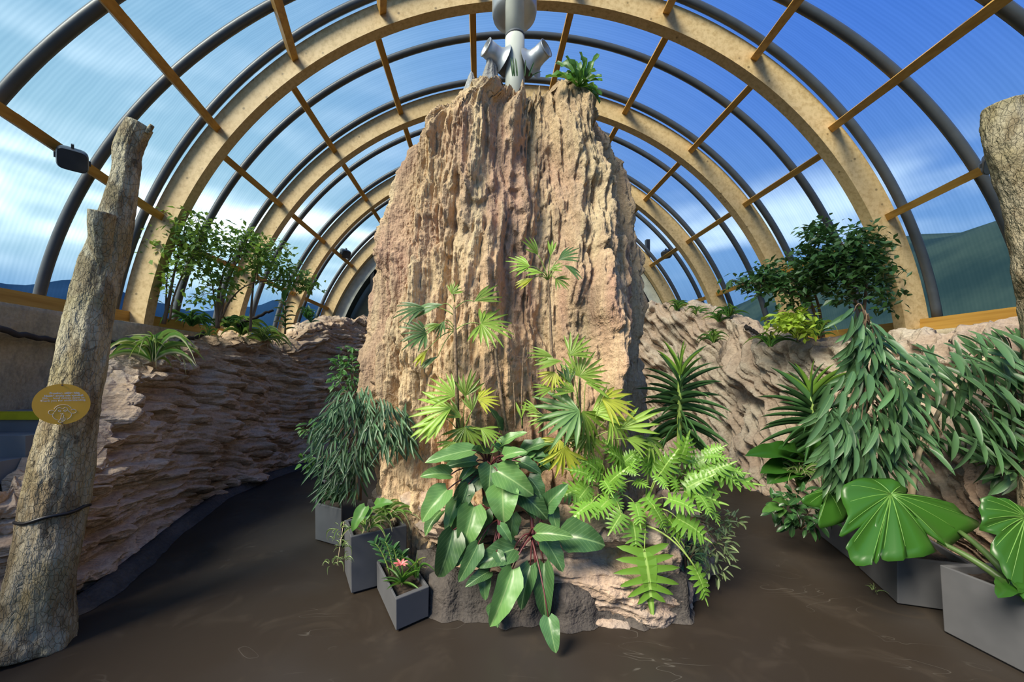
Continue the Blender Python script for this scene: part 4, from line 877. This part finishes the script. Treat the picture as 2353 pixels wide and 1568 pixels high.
# ------------------------------------------------------------------ big fig on the right, weeping fig on the left
def fig(label, base, trunks, crown, n, Lr, wr, mat, woodmat, down, seed, twigs=40, extra=0):
    r = random.Random(seed); t = thing('fig_shrub', label, 'shrub', base)
    for pts, r0, r1 in trunks: MB().tube(pts, [r0+(r1-r0)*i/(len(pts)-1) for i in range(len(pts))], 8).build('trunk', woodmat, t, True)
    spots = []
    while len(spots) < n+extra:
        (u0, u1), vtop, vbot, (Y0, Y1) = r.choice(crown)
        u = r.uniform(u0, u1); x = (u-u0)/(u1-u0); vt = vtop[0]*(1-x)+vtop[1]*x; vb = vbot[0]*(1-x)+vbot[1]*x
        v = r.uniform(vt, vb); Y = r.uniform(Y0, Y1); spots.append((u, v, Y))
    heads = [p[-1] for p, _, _ in trunks]
    for k in range(twigs):
        P = at(*r.choice(spots)); h = min(heads, key=lambda q: (q-P).length); stem(t, h.lerp(P, r.uniform(0, 0.3)), P, 0.008, 0.003, M['twig'], 'twig', 0.10, 6, (0, 0, 1), 5)
    vs = []; fs = []
    for i, (u, v, Y) in enumerate(spots):
        P = at(u, v, Y); c0 = heads[0]; out = Vector((P.x-c0.x, P.y-c0.y, 0)); out = out.normalized() if out.length > 0.01 else Vector((1, 0, 0))
        d_ = (out*r.uniform(0.1, 0.9)+Vector((r.uniform(-.55, .55), r.uniform(-.5, .3), -down*r.uniform(0.6, 1.3)))).normalized(); L_ = r.uniform(*Lr)
        nr = Vector((r.uniform(-.4, .4), -0.85, 0.4))
        if i < n: leaf(t, r.choice(D['ficus']), mat, P, P+d_*L_, nr, wr*r.uniform(0.85, 1.15), zs=0.5)
        else:                                                     # the leaves deeper in the crown, joined
            z = (nr-d_*nr.dot(d_)).normalized(); x = d_.cross(z)*(wr*L_); b = len(vs); src = D['ficus'][i % 3]
            vs += [P+x*q.co.x+d_*(L_*q.co.y)+z*(0.5*L_*q.co.z) for q in src.vertices]; fs += [tuple(k+b for k in q.vertices) for q in src.polygons]
    if vs: link_mesh('inner_foliage', vs, fs, mat, t)['kind'] = 'stuff'
    return t
tw = lambda *p: [at(*q_) for q_ in p]
bf = fig('big dark fig bush with long drooping leaves above the right planters', (3.6, 3.3, 0.37),
    [(tw((2082,1165,3.25),(2078,1100,3.25),(2068,1050,3.28),(2040,900,3.35),(2000,740,3.40)), 0.030, 0.004), (tw((2092,1165,3.22),(2100,1090,3.22),(2112,1040,3.22),(2180,900,3.2),(2290,800,3.1)), 0.026, 0.010), (tw((1897,1120,3.75),(1893,1060,3.75),(1930,960,3.6),(2000,880,3.5)), 0.030, 0.012)],
    [((1955,2030), (690,760), (860,870), (3.3,3.5)), ((1905,2060), (880,800), (1020,1010), (3.05,3.6)), ((1895,2080), (930,860), (1060,1050), (3.0,3.5)), ((2050,2200), (800,770), (1030,1040), (2.95,3.5)), ((2180,2360), (770,745), (1020,1060), (2.8,3.4)), ((2200,2380), (760,740), (1000,1040), (2.75,3.3)), ((1900,2050), (990,1010), (1090,1070), (3.1,3.5))],
    296, (0.19, 0.30), 0.22, LM['ficus'], M['bamboo'], 0.9, 5, 46, 520)
wf = fig('weeping fig with narrow leaves tied to a bamboo cane left of the pillar', (cB.x+0.15, 4.25, 0.40),
    [(tw((828,1150,4.15),(832,1060,4.12),(825,985,4.10),(818,930,4.08)), 0.013, 0.007), (tw((800,1150,4.12),(806,1080,4.08),(822,1030,4.06),(835,940,4.06)), 0.010, 0.005)],
    [((740,850), (930,900), (985,960), (3.7,4.2)), ((840,940), (905,925), (985,985), (3.35,3.6)), ((715,850), (975,960), (1040,1030), (3.7,4.2)), ((840,945), (960,970), (1030,1020), (3.35,3.6)), ((725,850), (1030,1020), (1075,1075), (3.7,4.2)), ((765,850), (895,885), (950,940), (3.7,4.1)), ((740,830), (1070,1060), (1140,1130), (3.9,4.3))],
    290, (0.14, 0.23), 0.14, LM['ficus_l'], M['twig'], 0.9, 9, 36, 330)
MB().tube(tw((820,1148,4.02),(818,1040,4.0),(815,950,3.98)), 0.011, 8).build('bamboo_cane', M['bamboo'], wf, True)

# ------------------------------------------------------------------ grass-like plants
def spider(label, C, n, L, mat, wr=0.05, el=(0, 70), droop=0.35, group='spider plants', name='spider_plant', az=None):
    t = thing(name, label, 'plant', C, group); rosette(t, Vector(C), n, L, wr, D['blade'], mat, el, 'blade', droop, az); return t
SP = 'arching grassy plants'
spider('arching grassy clump on the near end of the left rock wall', at(350, 834, 4.45), 54, (0.32, 0.60), [LM['spider_g'], LM['spider']], 0.032, (5, 70), 0.3, SP)
spider('grassy clump on the middle of the left rock wall crest', at(556, 772, 6.45), 46, (0.32, 0.54), [LM['spider_g']], 0.036, (10, 75), 0.3, SP)
spider('pale grassy clump right of the middle clump on the left wall crest', at(604, 786, 6.85), 44, (0.32, 0.52), [LM['spider_g'], LM['spider']], 0.036, (5, 65), 0.35, SP)
spider('small grassy tuft left of the middle clump on the left wall crest', at(478, 774, 5.75), 12, (0.14, 0.26), [LM['spider_g']], 0.06, (5, 65), 0.3, SP)
spider('striped spider plant filling the tall planter', Vector((cT.x+0.08, cT.y+0.02, 0.45)), 34, (0.20, 0.36), [LM['spider']], 0.075, (5, 70), 0.3, SP)
spider('second striped spider plant at the front of the tall planter', Vector((-0.95, 3.28, 0.46)), 20, (0.14, 0.26), [LM['spider']], 0.075, (5, 65), 0.3, SP)
spider('spider plant by the left rim of the long planter', Vector((-1.55, 4.25, 0.39)), 20, (0.16, 0.30), [LM['dracaena']], 0.07, (20, 80), 0.2, SP)
for u, v, Y, pos in ((780, 1215, 3.1, 'topmost'), (783, 1260, 3.06, 'third from the top'), (790, 1290, 3.05, 'lowest'), (760, 1298, 3.05, 'leftmost, low'), (772, 1240, 3.08, 'second from the top')):
    spider('pale plantlet hanging beside the tall planter, '+pos, at(u, v, Y), 10, (0.06, 0.11), [LM['varieg']], 0.13, (-30, 60), 0.3, 'hanging plantlets', 'spider_plantlet')
stem_o = MB().tube([Vector((-1.0, 3.25, 0.48)), at(790,1200,3.1), at(782,1250,3.07), at(775,1300,3.04)], 0.003, 5).build('plantlet_runner', M['bamboo'], None, True); tag(stem_o, 'thin pale runner carrying the hanging plantlets', 'stem')
spider('pale spider plant in the farthest right planter', at(1835, 1105, 3.95), 36, (0.22, 0.38), [LM['spider']], 0.04, (10, 70), 0.45, SP)
spider('sparse spider plant between the two right planters', at(2170, 1240, 2.95), 14, (0.14, 0.26), [LM['spider']], 0.05, (5, 60), 0.3, SP)
spider('tiny plantlet lying at the foot of the middle right planter', Vector((3.13, 3.17, 0.03)), 10, (0.05, 0.09), [LM['varieg']], 0.09, (5, 60), 0.1, SP)
for u, v, Y, lab in ((1555, 716, 8.2, 'grass tuft on the far crest of the right rock wall beside the pillar'), (1600, 728, 7.9, 'grass tuft second from the pillar on the right wall crest'), (1652, 742, 7.3, 'grass tuft on the right wall crest below the second arch foot'), (1675, 730, 7.2, 'taller grass tuft at the foot of the second right arch'), (1640, 790, 7.0, 'grass hanging down the right rock wall face'), (1830, 780, 5.4, 'grass tuft under the right trees'), (1880, 775, 5.2, 'dry grass tuft right of the lime bush'), (1770, 800, 5.7, 'short grass in the dip of the right wall crest')):
    spider(lab, at(u, v, Y), 34, (0.18, 0.38), [LM['bush'], LM['spider_g']], 0.035, (15, 85), 0.25, 'grass on the right wall', 'grass_tuft')
spider('dark grass patch along the left window ledge', at(440, 752, 5.9), 44, (0.25, 0.45), [LM['tree_r'], LM['bush']], 0.04, (10, 80), 0.35, 'grass on the left ledge', 'grass_tuft')
spider('dark grass at the foot of the second left arch', at(520, 755, 6.3), 30, (0.2, 0.4), [LM['tree_r']], 0.04, (10, 80), 0.35, 'grass on the left ledge', 'grass_tuft')
spider('grass on the far crest of the left rock wall', at(705, 735, 7.3), 26, (0.2, 0.4), [LM['bush']], 0.04, (20, 85), 0.3, 'grass on the left ledge', 'grass_tuft')

# bromeliad and companion in the small planter
C = Vector((-0.585, 2.93, 0.215))
br = thing('bromeliad', 'bromeliad with a pink star flower in the small planter', 'plant', C); rosette(br, C, 22, (0.12, 0.22), 0.13, D['sword'], [LM['bush'], LM['stag']], (10, 70), 'leaf', 0.1)
fc = C+Vector((0.0, -0.02, 0.15))
for k in range(9): a = k*0.7; d_ = Vector((math.cos(a), math.sin(a)*0.8-0.25, 0.35+0.2*(k % 2))); leaf(br, D['oval'][0], LM['pink'], fc, fc+d_.normalized()*0.062, (0, -.3, 1), 0.38, 'bract')
zz = thing('zz_plant', 'dark glossy feathered shoots at the back of the small planter', 'plant', Vector((-0.72, 3.1, 0.215)))
for k, (u, v) in enumerate(((862,1250),(885,1245),(905,1262),(925,1275))):
    P, Q = Vector((-0.70+k*0.03, 3.08, 0.21)), at(u, v, 3.05); stem(zz, P, Q, 0.007, 0.003, M['greenstem'], 'stem', 0.04)
    for j in range(10):
        f_ = 0.25+0.75*j/9; B = P.lerp(Q, f_)+Vector((0, 0, 0.04*4*f_*(1-f_))); s_ = 1 if j % 2 else -1; ax = (Q-P).normalized(); sd = ax.cross(Vector((0, -1, 0.3))).normalized()*s_
        leaf(zz, D['oval'][j % 2], LM['dark'], B, B+(sd*0.6+ax*0.7).normalized()*0.075, (0, -.6, .8), 0.42)
rosette(zz, Vector((-0.48, 2.98, 0.22)), 10, (0.15, 0.28), 0.05, D['blade'], [LM['spider_g'], LM['bush']], (25, 75), 'blade', 0.2)
cg = thing('seedling', 'broad fresh green leaf on a short stem in the tall planter', 'plant', Vector((-0.93, 3.3, 0.45)))
stem(cg, Vector((-0.93, 3.3, 0.43)), at(855, 1165, 3.25), 0.007, 0.004, M['twig'])
for tu, tv, bu, bv in ((808,1222,840,1165),(902,1155,862,1162),(842,1195,852,1172)): leaf(cg, D['philo'][0], LM['bush'], at(bu, bv, 3.22), at(tu, tv, 3.15), (0, -.7, .7), 0.5)

# ------------------------------------------------------------------ bushes
def blob(parent, C, rad, n, size, mat, seed, name='foliage', twigs=10, wood='twig'):
    r = random.Random(seed); C = Vector(C); pts = []
    while len(pts) < n:
        p = Vector((r.uniform(-1, 1), r.uniform(-1, 1), r.uniform(-1, 1)))
        if p.length < 1 and p.length > 0.25: pts.append(C+Vector((p.x*rad[0], p.y*rad[1], p.z*rad[2])))
    foliage(parent, pts, size, mat, name, seed)
    for k in range(twigs): stem(parent, C-Vector((0, 0, rad[2]*0.95)), r.choice(pts), 0.006, 0.002, M[wood], 'twig', 0.03, 5, (0, 0, 1), 4)
def leafy(name, label, C, rad, n, size, mat, seed, data='oval', wr=0.5, group=None, twigs=12, base=None):
    """bush whose leaves are large enough to be single parts"""
    r = random.Random(seed); C = Vector(C); t = thing(name, label, 'shrub', base if base is not None else C-Vector((0, 0, rad[2])), group); pts = []
    while len(pts) < n:
        p = Vector((r.uniform(-1, 1), r.uniform(-1, 1), r.uniform(-1, 1)))
        if 0.3 < p.length < 1: pts.append(p)
    for p in pts:
        P = C+Vector((p.x*rad[0], p.y*rad[1], p.z*rad[2])); d_ = (p*0.6+Vector((r.uniform(-.6, .6), r.uniform(-.6, .4), r.uniform(-.7, .3)))).normalized()
        leaf(t, r.choice(D[data]), mat, P, P+d_*size*r.uniform(0.7, 1.2), (r.uniform(-.5, .5), -.6, .8), wr, zs=0.5)
    for k in range(twigs):
        p = pts[k]; stem(t, base if base is not None else C-Vector((0, 0, rad[2])), C+Vector((p.x*rad[0], p.y*rad[1], p.z*rad[2])), 0.006, 0.002, M['twig'], 'twig', 0.03, 6, (0, 0, 1), 5)
    return t
sm = leafy('climbing_shrub', 'small round leaved shrub rising above the weeping fig', at(798, 862, 4.3), (0.19, 0.15, 0.22), 150, 0.075, LM['bush'], 3, base=at(822, 980, 4.3))
for u, v in ((800,800),(802,830)): 
    for k in range(14): P = at(u+RNG.uniform(-14,14), v+RNG.uniform(-10,18), 4.3); leaf(sm, D['oval'][k % 2], LM['bush'], P, P+rnd_dir(-50, 30)*0.075, (0,-.6,.8), 0.5)
leafy('climbing_shrub', 'sprig of round leaves left of the weeping fig', at(715, 985, 4.2), (0.12, 0.1, 0.07), 34, 0.07, LM['bush'], 4, base=at(775, 1000, 4.2), twigs=6)
leafy('climbing_shrub', 'lower sprig of round leaves left of the weeping fig', at(708, 1065, 4.2), (0.11, 0.1, 0.07), 30, 0.08, LM['bush'], 6, base=at(780, 1050, 4.2), twigs=6)
leafy('low_shrub', 'dark glossy shrub hanging over the farthest right planter', at(1840, 1170, 3.85), (0.27, 0.22, 0.20), 170, 0.11, LM['dark'], 8, twigs=8)
leafy('trailing_plant', 'trailing variegated plant hanging beside the right of the ledge', at(1628, 1245, 3.25), (0.19, 0.18, 0.30), 230, 0.075, LM['varieg'], 10, 'ficus', 0.3, twigs=10, base=at(1585, 1190, 3.3))
leafy('trailing_plant', 'small trailing sprig reaching over the path right of the ledge', at(1690, 1195, 3.25), (0.07, 0.06, 0.06), 26, 0.06, LM['varieg'], 12, 'ficus', 0.35, twigs=5, base=at(1620, 1200, 3.3))
leafy('trailing_plant', 'dark trailing plant low at the right corner of the ledge', at(1575, 1270, 3.12), (0.12, 0.10, 0.16), 110, 0.08, LM['ficus'], 14, 'ficus', 0.22, twigs=6)
ms = thing('split_leaf_plant', 'dark glossy broad leaved plant in front of the slanted rocks on the right', 'plant', at(1830, 1120, 4.3))
for bu, bv, tu, tv, wr in ((1830,1060,1715,1045,.42),(1840,1055,1790,1030,.5),(1825,1075,1765,1110,.7),(1850,1070,1930,1040,.5),(1850,1060,1880,1005,.5),(1835,1080,1840,1120,.7),(1860,1075,1900,1090,.5),(1820,1085,1750,1085,.6)):
    P, Q = at(bu, bv, 4.1), at(tu, tv, 3.95); leaf(ms, D['philo'][1], LM['alocasia'], P, Q, (0, -.6, .8), wr); stem(ms, at(1835, 1130, 4.2), P, 0.008, 0.005, M['greenstem'], 'petiole', 0.03)
for bu, bv, tu, tv in ((1790,1165,1752,1177),(1800,1170,1790,1190),(1810,1160,1775,1150)): leaf(ms, D['philo'][0], LM['bush'], at(bu, bv, 3.75), at(tu, tv, 3.7), (0, -.5, .9), 0.5)
leafy('foliage_plant', 'leafy plant at the right edge beside the giant leaf', at(2345, 1020, 2.95), (0.12, 0.15, 0.22), 40, 0.17, LM['bush'], 17, 'oval', 0.42, twigs=6)
leafy('foliage_plant', 'dark leaves hanging under the big fig at the right edge', at(2335, 1085, 2.95), (0.12, 0.1, 0.10), 24, 0.15, LM['ficus'], 18, 'oval', 0.4, twigs=4)
# plants on the pillar top
sf = thing('staghorn_fern', 'strap leaved fern crowning the right of the pillar top', 'fern', at(1342, 200, 3.62))
for tu, tv in ((1279,140),(1303,127),(1322,138),(1335,118),(1375,122),(1345,140),(1360,150),(1370,158),(1382,172),(1384,182),(1372,200),(1305,160),(1290,165),(1383,215),(1380,235),(1268,172),(1255,172)):
    leaf(sf, RNG.choice(D['strap']), LM['stag'], at(1335+RNG.uniform(-10,10), 200, 3.62), at(tu, tv, 3.60+RNG.uniform(-.12,.1)), (RNG.uniform(-.4,.4), -.8, .5), 0.20, zs=0.5)
ag = thing('snake_plant', 'small cluster of dark upright spikes at the foot of the duct', 'plant', at(1195, 176, 3.78))
for bu, tu, tv in ((1178,1173,130),(1182,1178,128),(1188,1184,131),(1205,1208,135),(1215,1228,140),(1222,1245,163)): leaf(ag, D['sword'][0], LM['dracaena'], at(bu, 176, 3.78), at(tu, tv, 3.78), (0, -1, .2), 0.11, zs=0.4)

# ------------------------------------------------------------------ small trees by the glazing
def tree(name, label, base, crowns, stems, nleaf, size, mat, seed, group):
    r = random.Random(seed); pts = []; sc = 0.92 if group == G1 else 1.0
    base = Vector(base); base = Vector((base.x*sc, base.y*sc, CH+(base.z-CH)*sc)); t = thing(name, label, 'tree', base, group)
    stems = [([(u, v, Y*sc) for u, v, Y in pl], r0*0.75) for pl, r0 in stems]; crowns = [(u, v, Y*sc, ru, rv, n) for u, v, Y, ru, rv, n in crowns]
    ends = []
    for pl, r0 in stems:
        P = spline([tuple(at(*q_)) for q_ in pl], 14); MB().tube([Vector(p) for p in P], [r0*(1-0.75*i/13) for i in range(14)], 6).build('trunk', M['twig'], t, True); ends += [Vector(p) for p in P[5:]]
    for (u, v, Y, ru, rv, n) in crowns:
        for k in range(n):
            a = r.uniform(0, 6.283); q_ = math.sqrt(r.random()); pts.append(at(u+math.cos(a)*ru*q_, v+math.sin(a)*rv*q_, Y+r.uniform(-.30, .25)))
        for k in range(max(3, n//22)):
            Q = r.choice(pts[-n:]); P = min(ends, key=lambda e: (e-Q).length+r.uniform(0, .15)); stem(t, P, Q, 0.006, 0.002, M['twig'], 'branch', 0.04, 5, (0, 0, 1), 4)
    foliage(t, pts+[p+Vector((r.uniform(-.12,.12), r.uniform(-.2,.2), r.uniform(-.1,.1))) for p in pts], size*1.1, mat, 'foliage', seed, 0.25); return t
G1, G2 = 'slender trees by the left glazing', 'trees by the right glazing'
tree('young_tree', 'slender small leaved tree just right of the first left arch', at(378, 740, 5.8), [(430,520,5.8,45,35,110),(395,560,5.8,55,35,90),(470,545,5.8,45,35,110),(395,620,5.8,35,35,55),(375,665,5.8,20,40,30),(440,600,5.8,45,30,70),(350,565,5.8,22,12,14),(432,492,5.8,14,10,12)],
     [([(376,745,5.8),(388,690,5.8),(402,620,5.8),(425,540,5.8)], 0.035), ([(390,735,5.8),(400,680,5.8),(430,610,5.8),(470,550,5.8)], 0.02), ([(380,720,5.8),(384,640,5.8),(390,560,5.8)], 0.015)], 0, 0.085, LM['tree_l'], 1, G1)
tree('young_tree', 'multi stemmed small tree before the second left arch', at(500, 752, 6.2), [(470,570,6.2,50,35,90),(500,610,6.2,50,45,110),(545,560,6.2,30,35,80),(570,550,6.2,35,28,80),(490,670,6.2,40,30,60),(450,690,6.2,20,10,12),(600,590,6.2,40,25,70),(530,640,6.2,35,30,50)],
     [([(500,755,6.2),(500,700,6.2),(510,640,6.2),(535,580,6.2)], 0.04), ([(505,740,6.2),(515,690,6.2),(525,640,6.2),(560,580,6.2)], 0.02), ([(498,730,6.2),(490,670,6.2),(480,600,6.2)], 0.02), ([(510,730,6.2),(530,690,6.2),(570,655,6.2),(650,640,6.4)], 0.02)], 0, 0.085, LM['tree_l'], 2, G1)
tree('young_tree', 'leafy tree with a long arm reaching right towards the pillar', at(575, 760, 6.6), [(600,570,6.5,35,30,70),(640,615,6.6,40,22,80),(680,640,6.7,45,22,90),(655,570,6.6,18,10,16),(705,655,6.8,35,14,50),(590,610,6.5,30,30,60),(640,650,6.6,30,15,30)],
     [([(575,762,6.6),(578,700,6.6),(585,640,6.55),(600,590,6.5)], 0.03), ([(583,650,6.55),(630,645,6.6),(690,650,6.7),(720,660,6.8)], 0.015)], 0, 0.085, LM['tree_l'], 3, G1)
ff = thing('fiddle_leaf_fig', 'dark fiddle leaf plant before the third left arch', 'plant', at(655, 765, 7.2)); stem(ff, at(655,768,7.2), at(655,682,7.2), 0.02, 0.01, M['twig'])
for k in range(22): f_ = k/21; P = at(655, 760-78*f_, 7.2); a = k*2.4; leaf(ff, D['oval'][k % 2], LM['dark'], P, P+Vector((math.cos(a), math.sin(a), 0.25+0.9*(f_ > .85)))*0.2, (0,-.2,1), 0.55)
rb = thing('rubber_plant', 'few broad dark leaves on the crest right of the third left arch', 'plant', at(715, 740, 7.9)); 
for tu, tv in ((708,700),(722,715),(735,738),(700,742),(728,728)): leaf(rb, D['oval'][0], LM['dark'], at(715, 742, 7.9), at(tu, tv, 7.9), (0, -.6, .8), 0.4)
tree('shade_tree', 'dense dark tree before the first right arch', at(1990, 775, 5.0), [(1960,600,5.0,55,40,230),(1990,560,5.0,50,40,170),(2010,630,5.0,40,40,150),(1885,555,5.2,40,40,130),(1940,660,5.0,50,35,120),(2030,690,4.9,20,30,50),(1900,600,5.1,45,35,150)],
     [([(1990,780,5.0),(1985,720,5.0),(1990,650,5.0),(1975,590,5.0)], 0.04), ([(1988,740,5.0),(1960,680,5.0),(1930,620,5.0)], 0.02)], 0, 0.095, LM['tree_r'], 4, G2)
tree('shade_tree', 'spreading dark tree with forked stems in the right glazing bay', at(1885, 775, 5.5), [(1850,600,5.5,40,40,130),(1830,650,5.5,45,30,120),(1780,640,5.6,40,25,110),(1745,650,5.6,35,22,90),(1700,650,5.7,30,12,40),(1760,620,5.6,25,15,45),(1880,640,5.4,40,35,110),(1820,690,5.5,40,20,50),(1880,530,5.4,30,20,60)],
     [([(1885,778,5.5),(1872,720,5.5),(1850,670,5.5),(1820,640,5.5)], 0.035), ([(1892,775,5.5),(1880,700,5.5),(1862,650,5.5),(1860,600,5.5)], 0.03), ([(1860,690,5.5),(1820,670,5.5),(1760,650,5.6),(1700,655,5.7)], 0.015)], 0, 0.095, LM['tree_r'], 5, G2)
lb = tree('lime_bush', 'low lime green bush under the right trees', at(1830, 785, 5.35), [(1820,735,5.35,40,18,70),(1800,740,5.35,25,18,40),(1850,752,5.3,30,20,50),(1840,725,5.35,30,10,30)], [([(1832,785,5.35),(1835,755,5.35),(1845,735,5.35)], 0.015)], 0, 0.10, LM['lime'], 6, G2)

# ------------------------------------------------------------------ dark perching branches on the left
def branch(label, pts, r0, r1):
    P = spline([tuple(at(*p)) for p in pts], 40); P[:, 2] += 0.02*fbm(np.linspace(0, 9, 40), 0, o=2, seed=int(r0*999))
    o = MB().tube([Vector(p) for p in P], [r0+(r1-r0)*i/39 for i in range(40)], 8).build('perch_branch', M['darkbranch'], None, True); tag(o, label, 'branch')
branch('dark branch crossing the concrete wall left of the trunk', [(-60,748,3.30),(20,762,3.54),(90,775,3.79),(160,783,4.06),(215,782,4.31)], 0.030, 0.022)
branch('dark branch running from the trunk along the wall behind the grass', [(255,786,4.5),(300,800,4.75),(340,806,5.0),(380,800,5.28),(430,780,5.65),(470,768,6.0)], 0.022, 0.035)
branch('dark curved branch rising before the second left arch', [(540,752,6.4),(562,738,6.4),(590,728,6.4),(612,718,6.4),(628,716,6.4)], 0.030, 0.018)
branch('thin branch lying on the crest of the right wall', [(1712,752,6.2),(1735,762,6.1),(1755,780,6.0)], 0.03, 0.02)
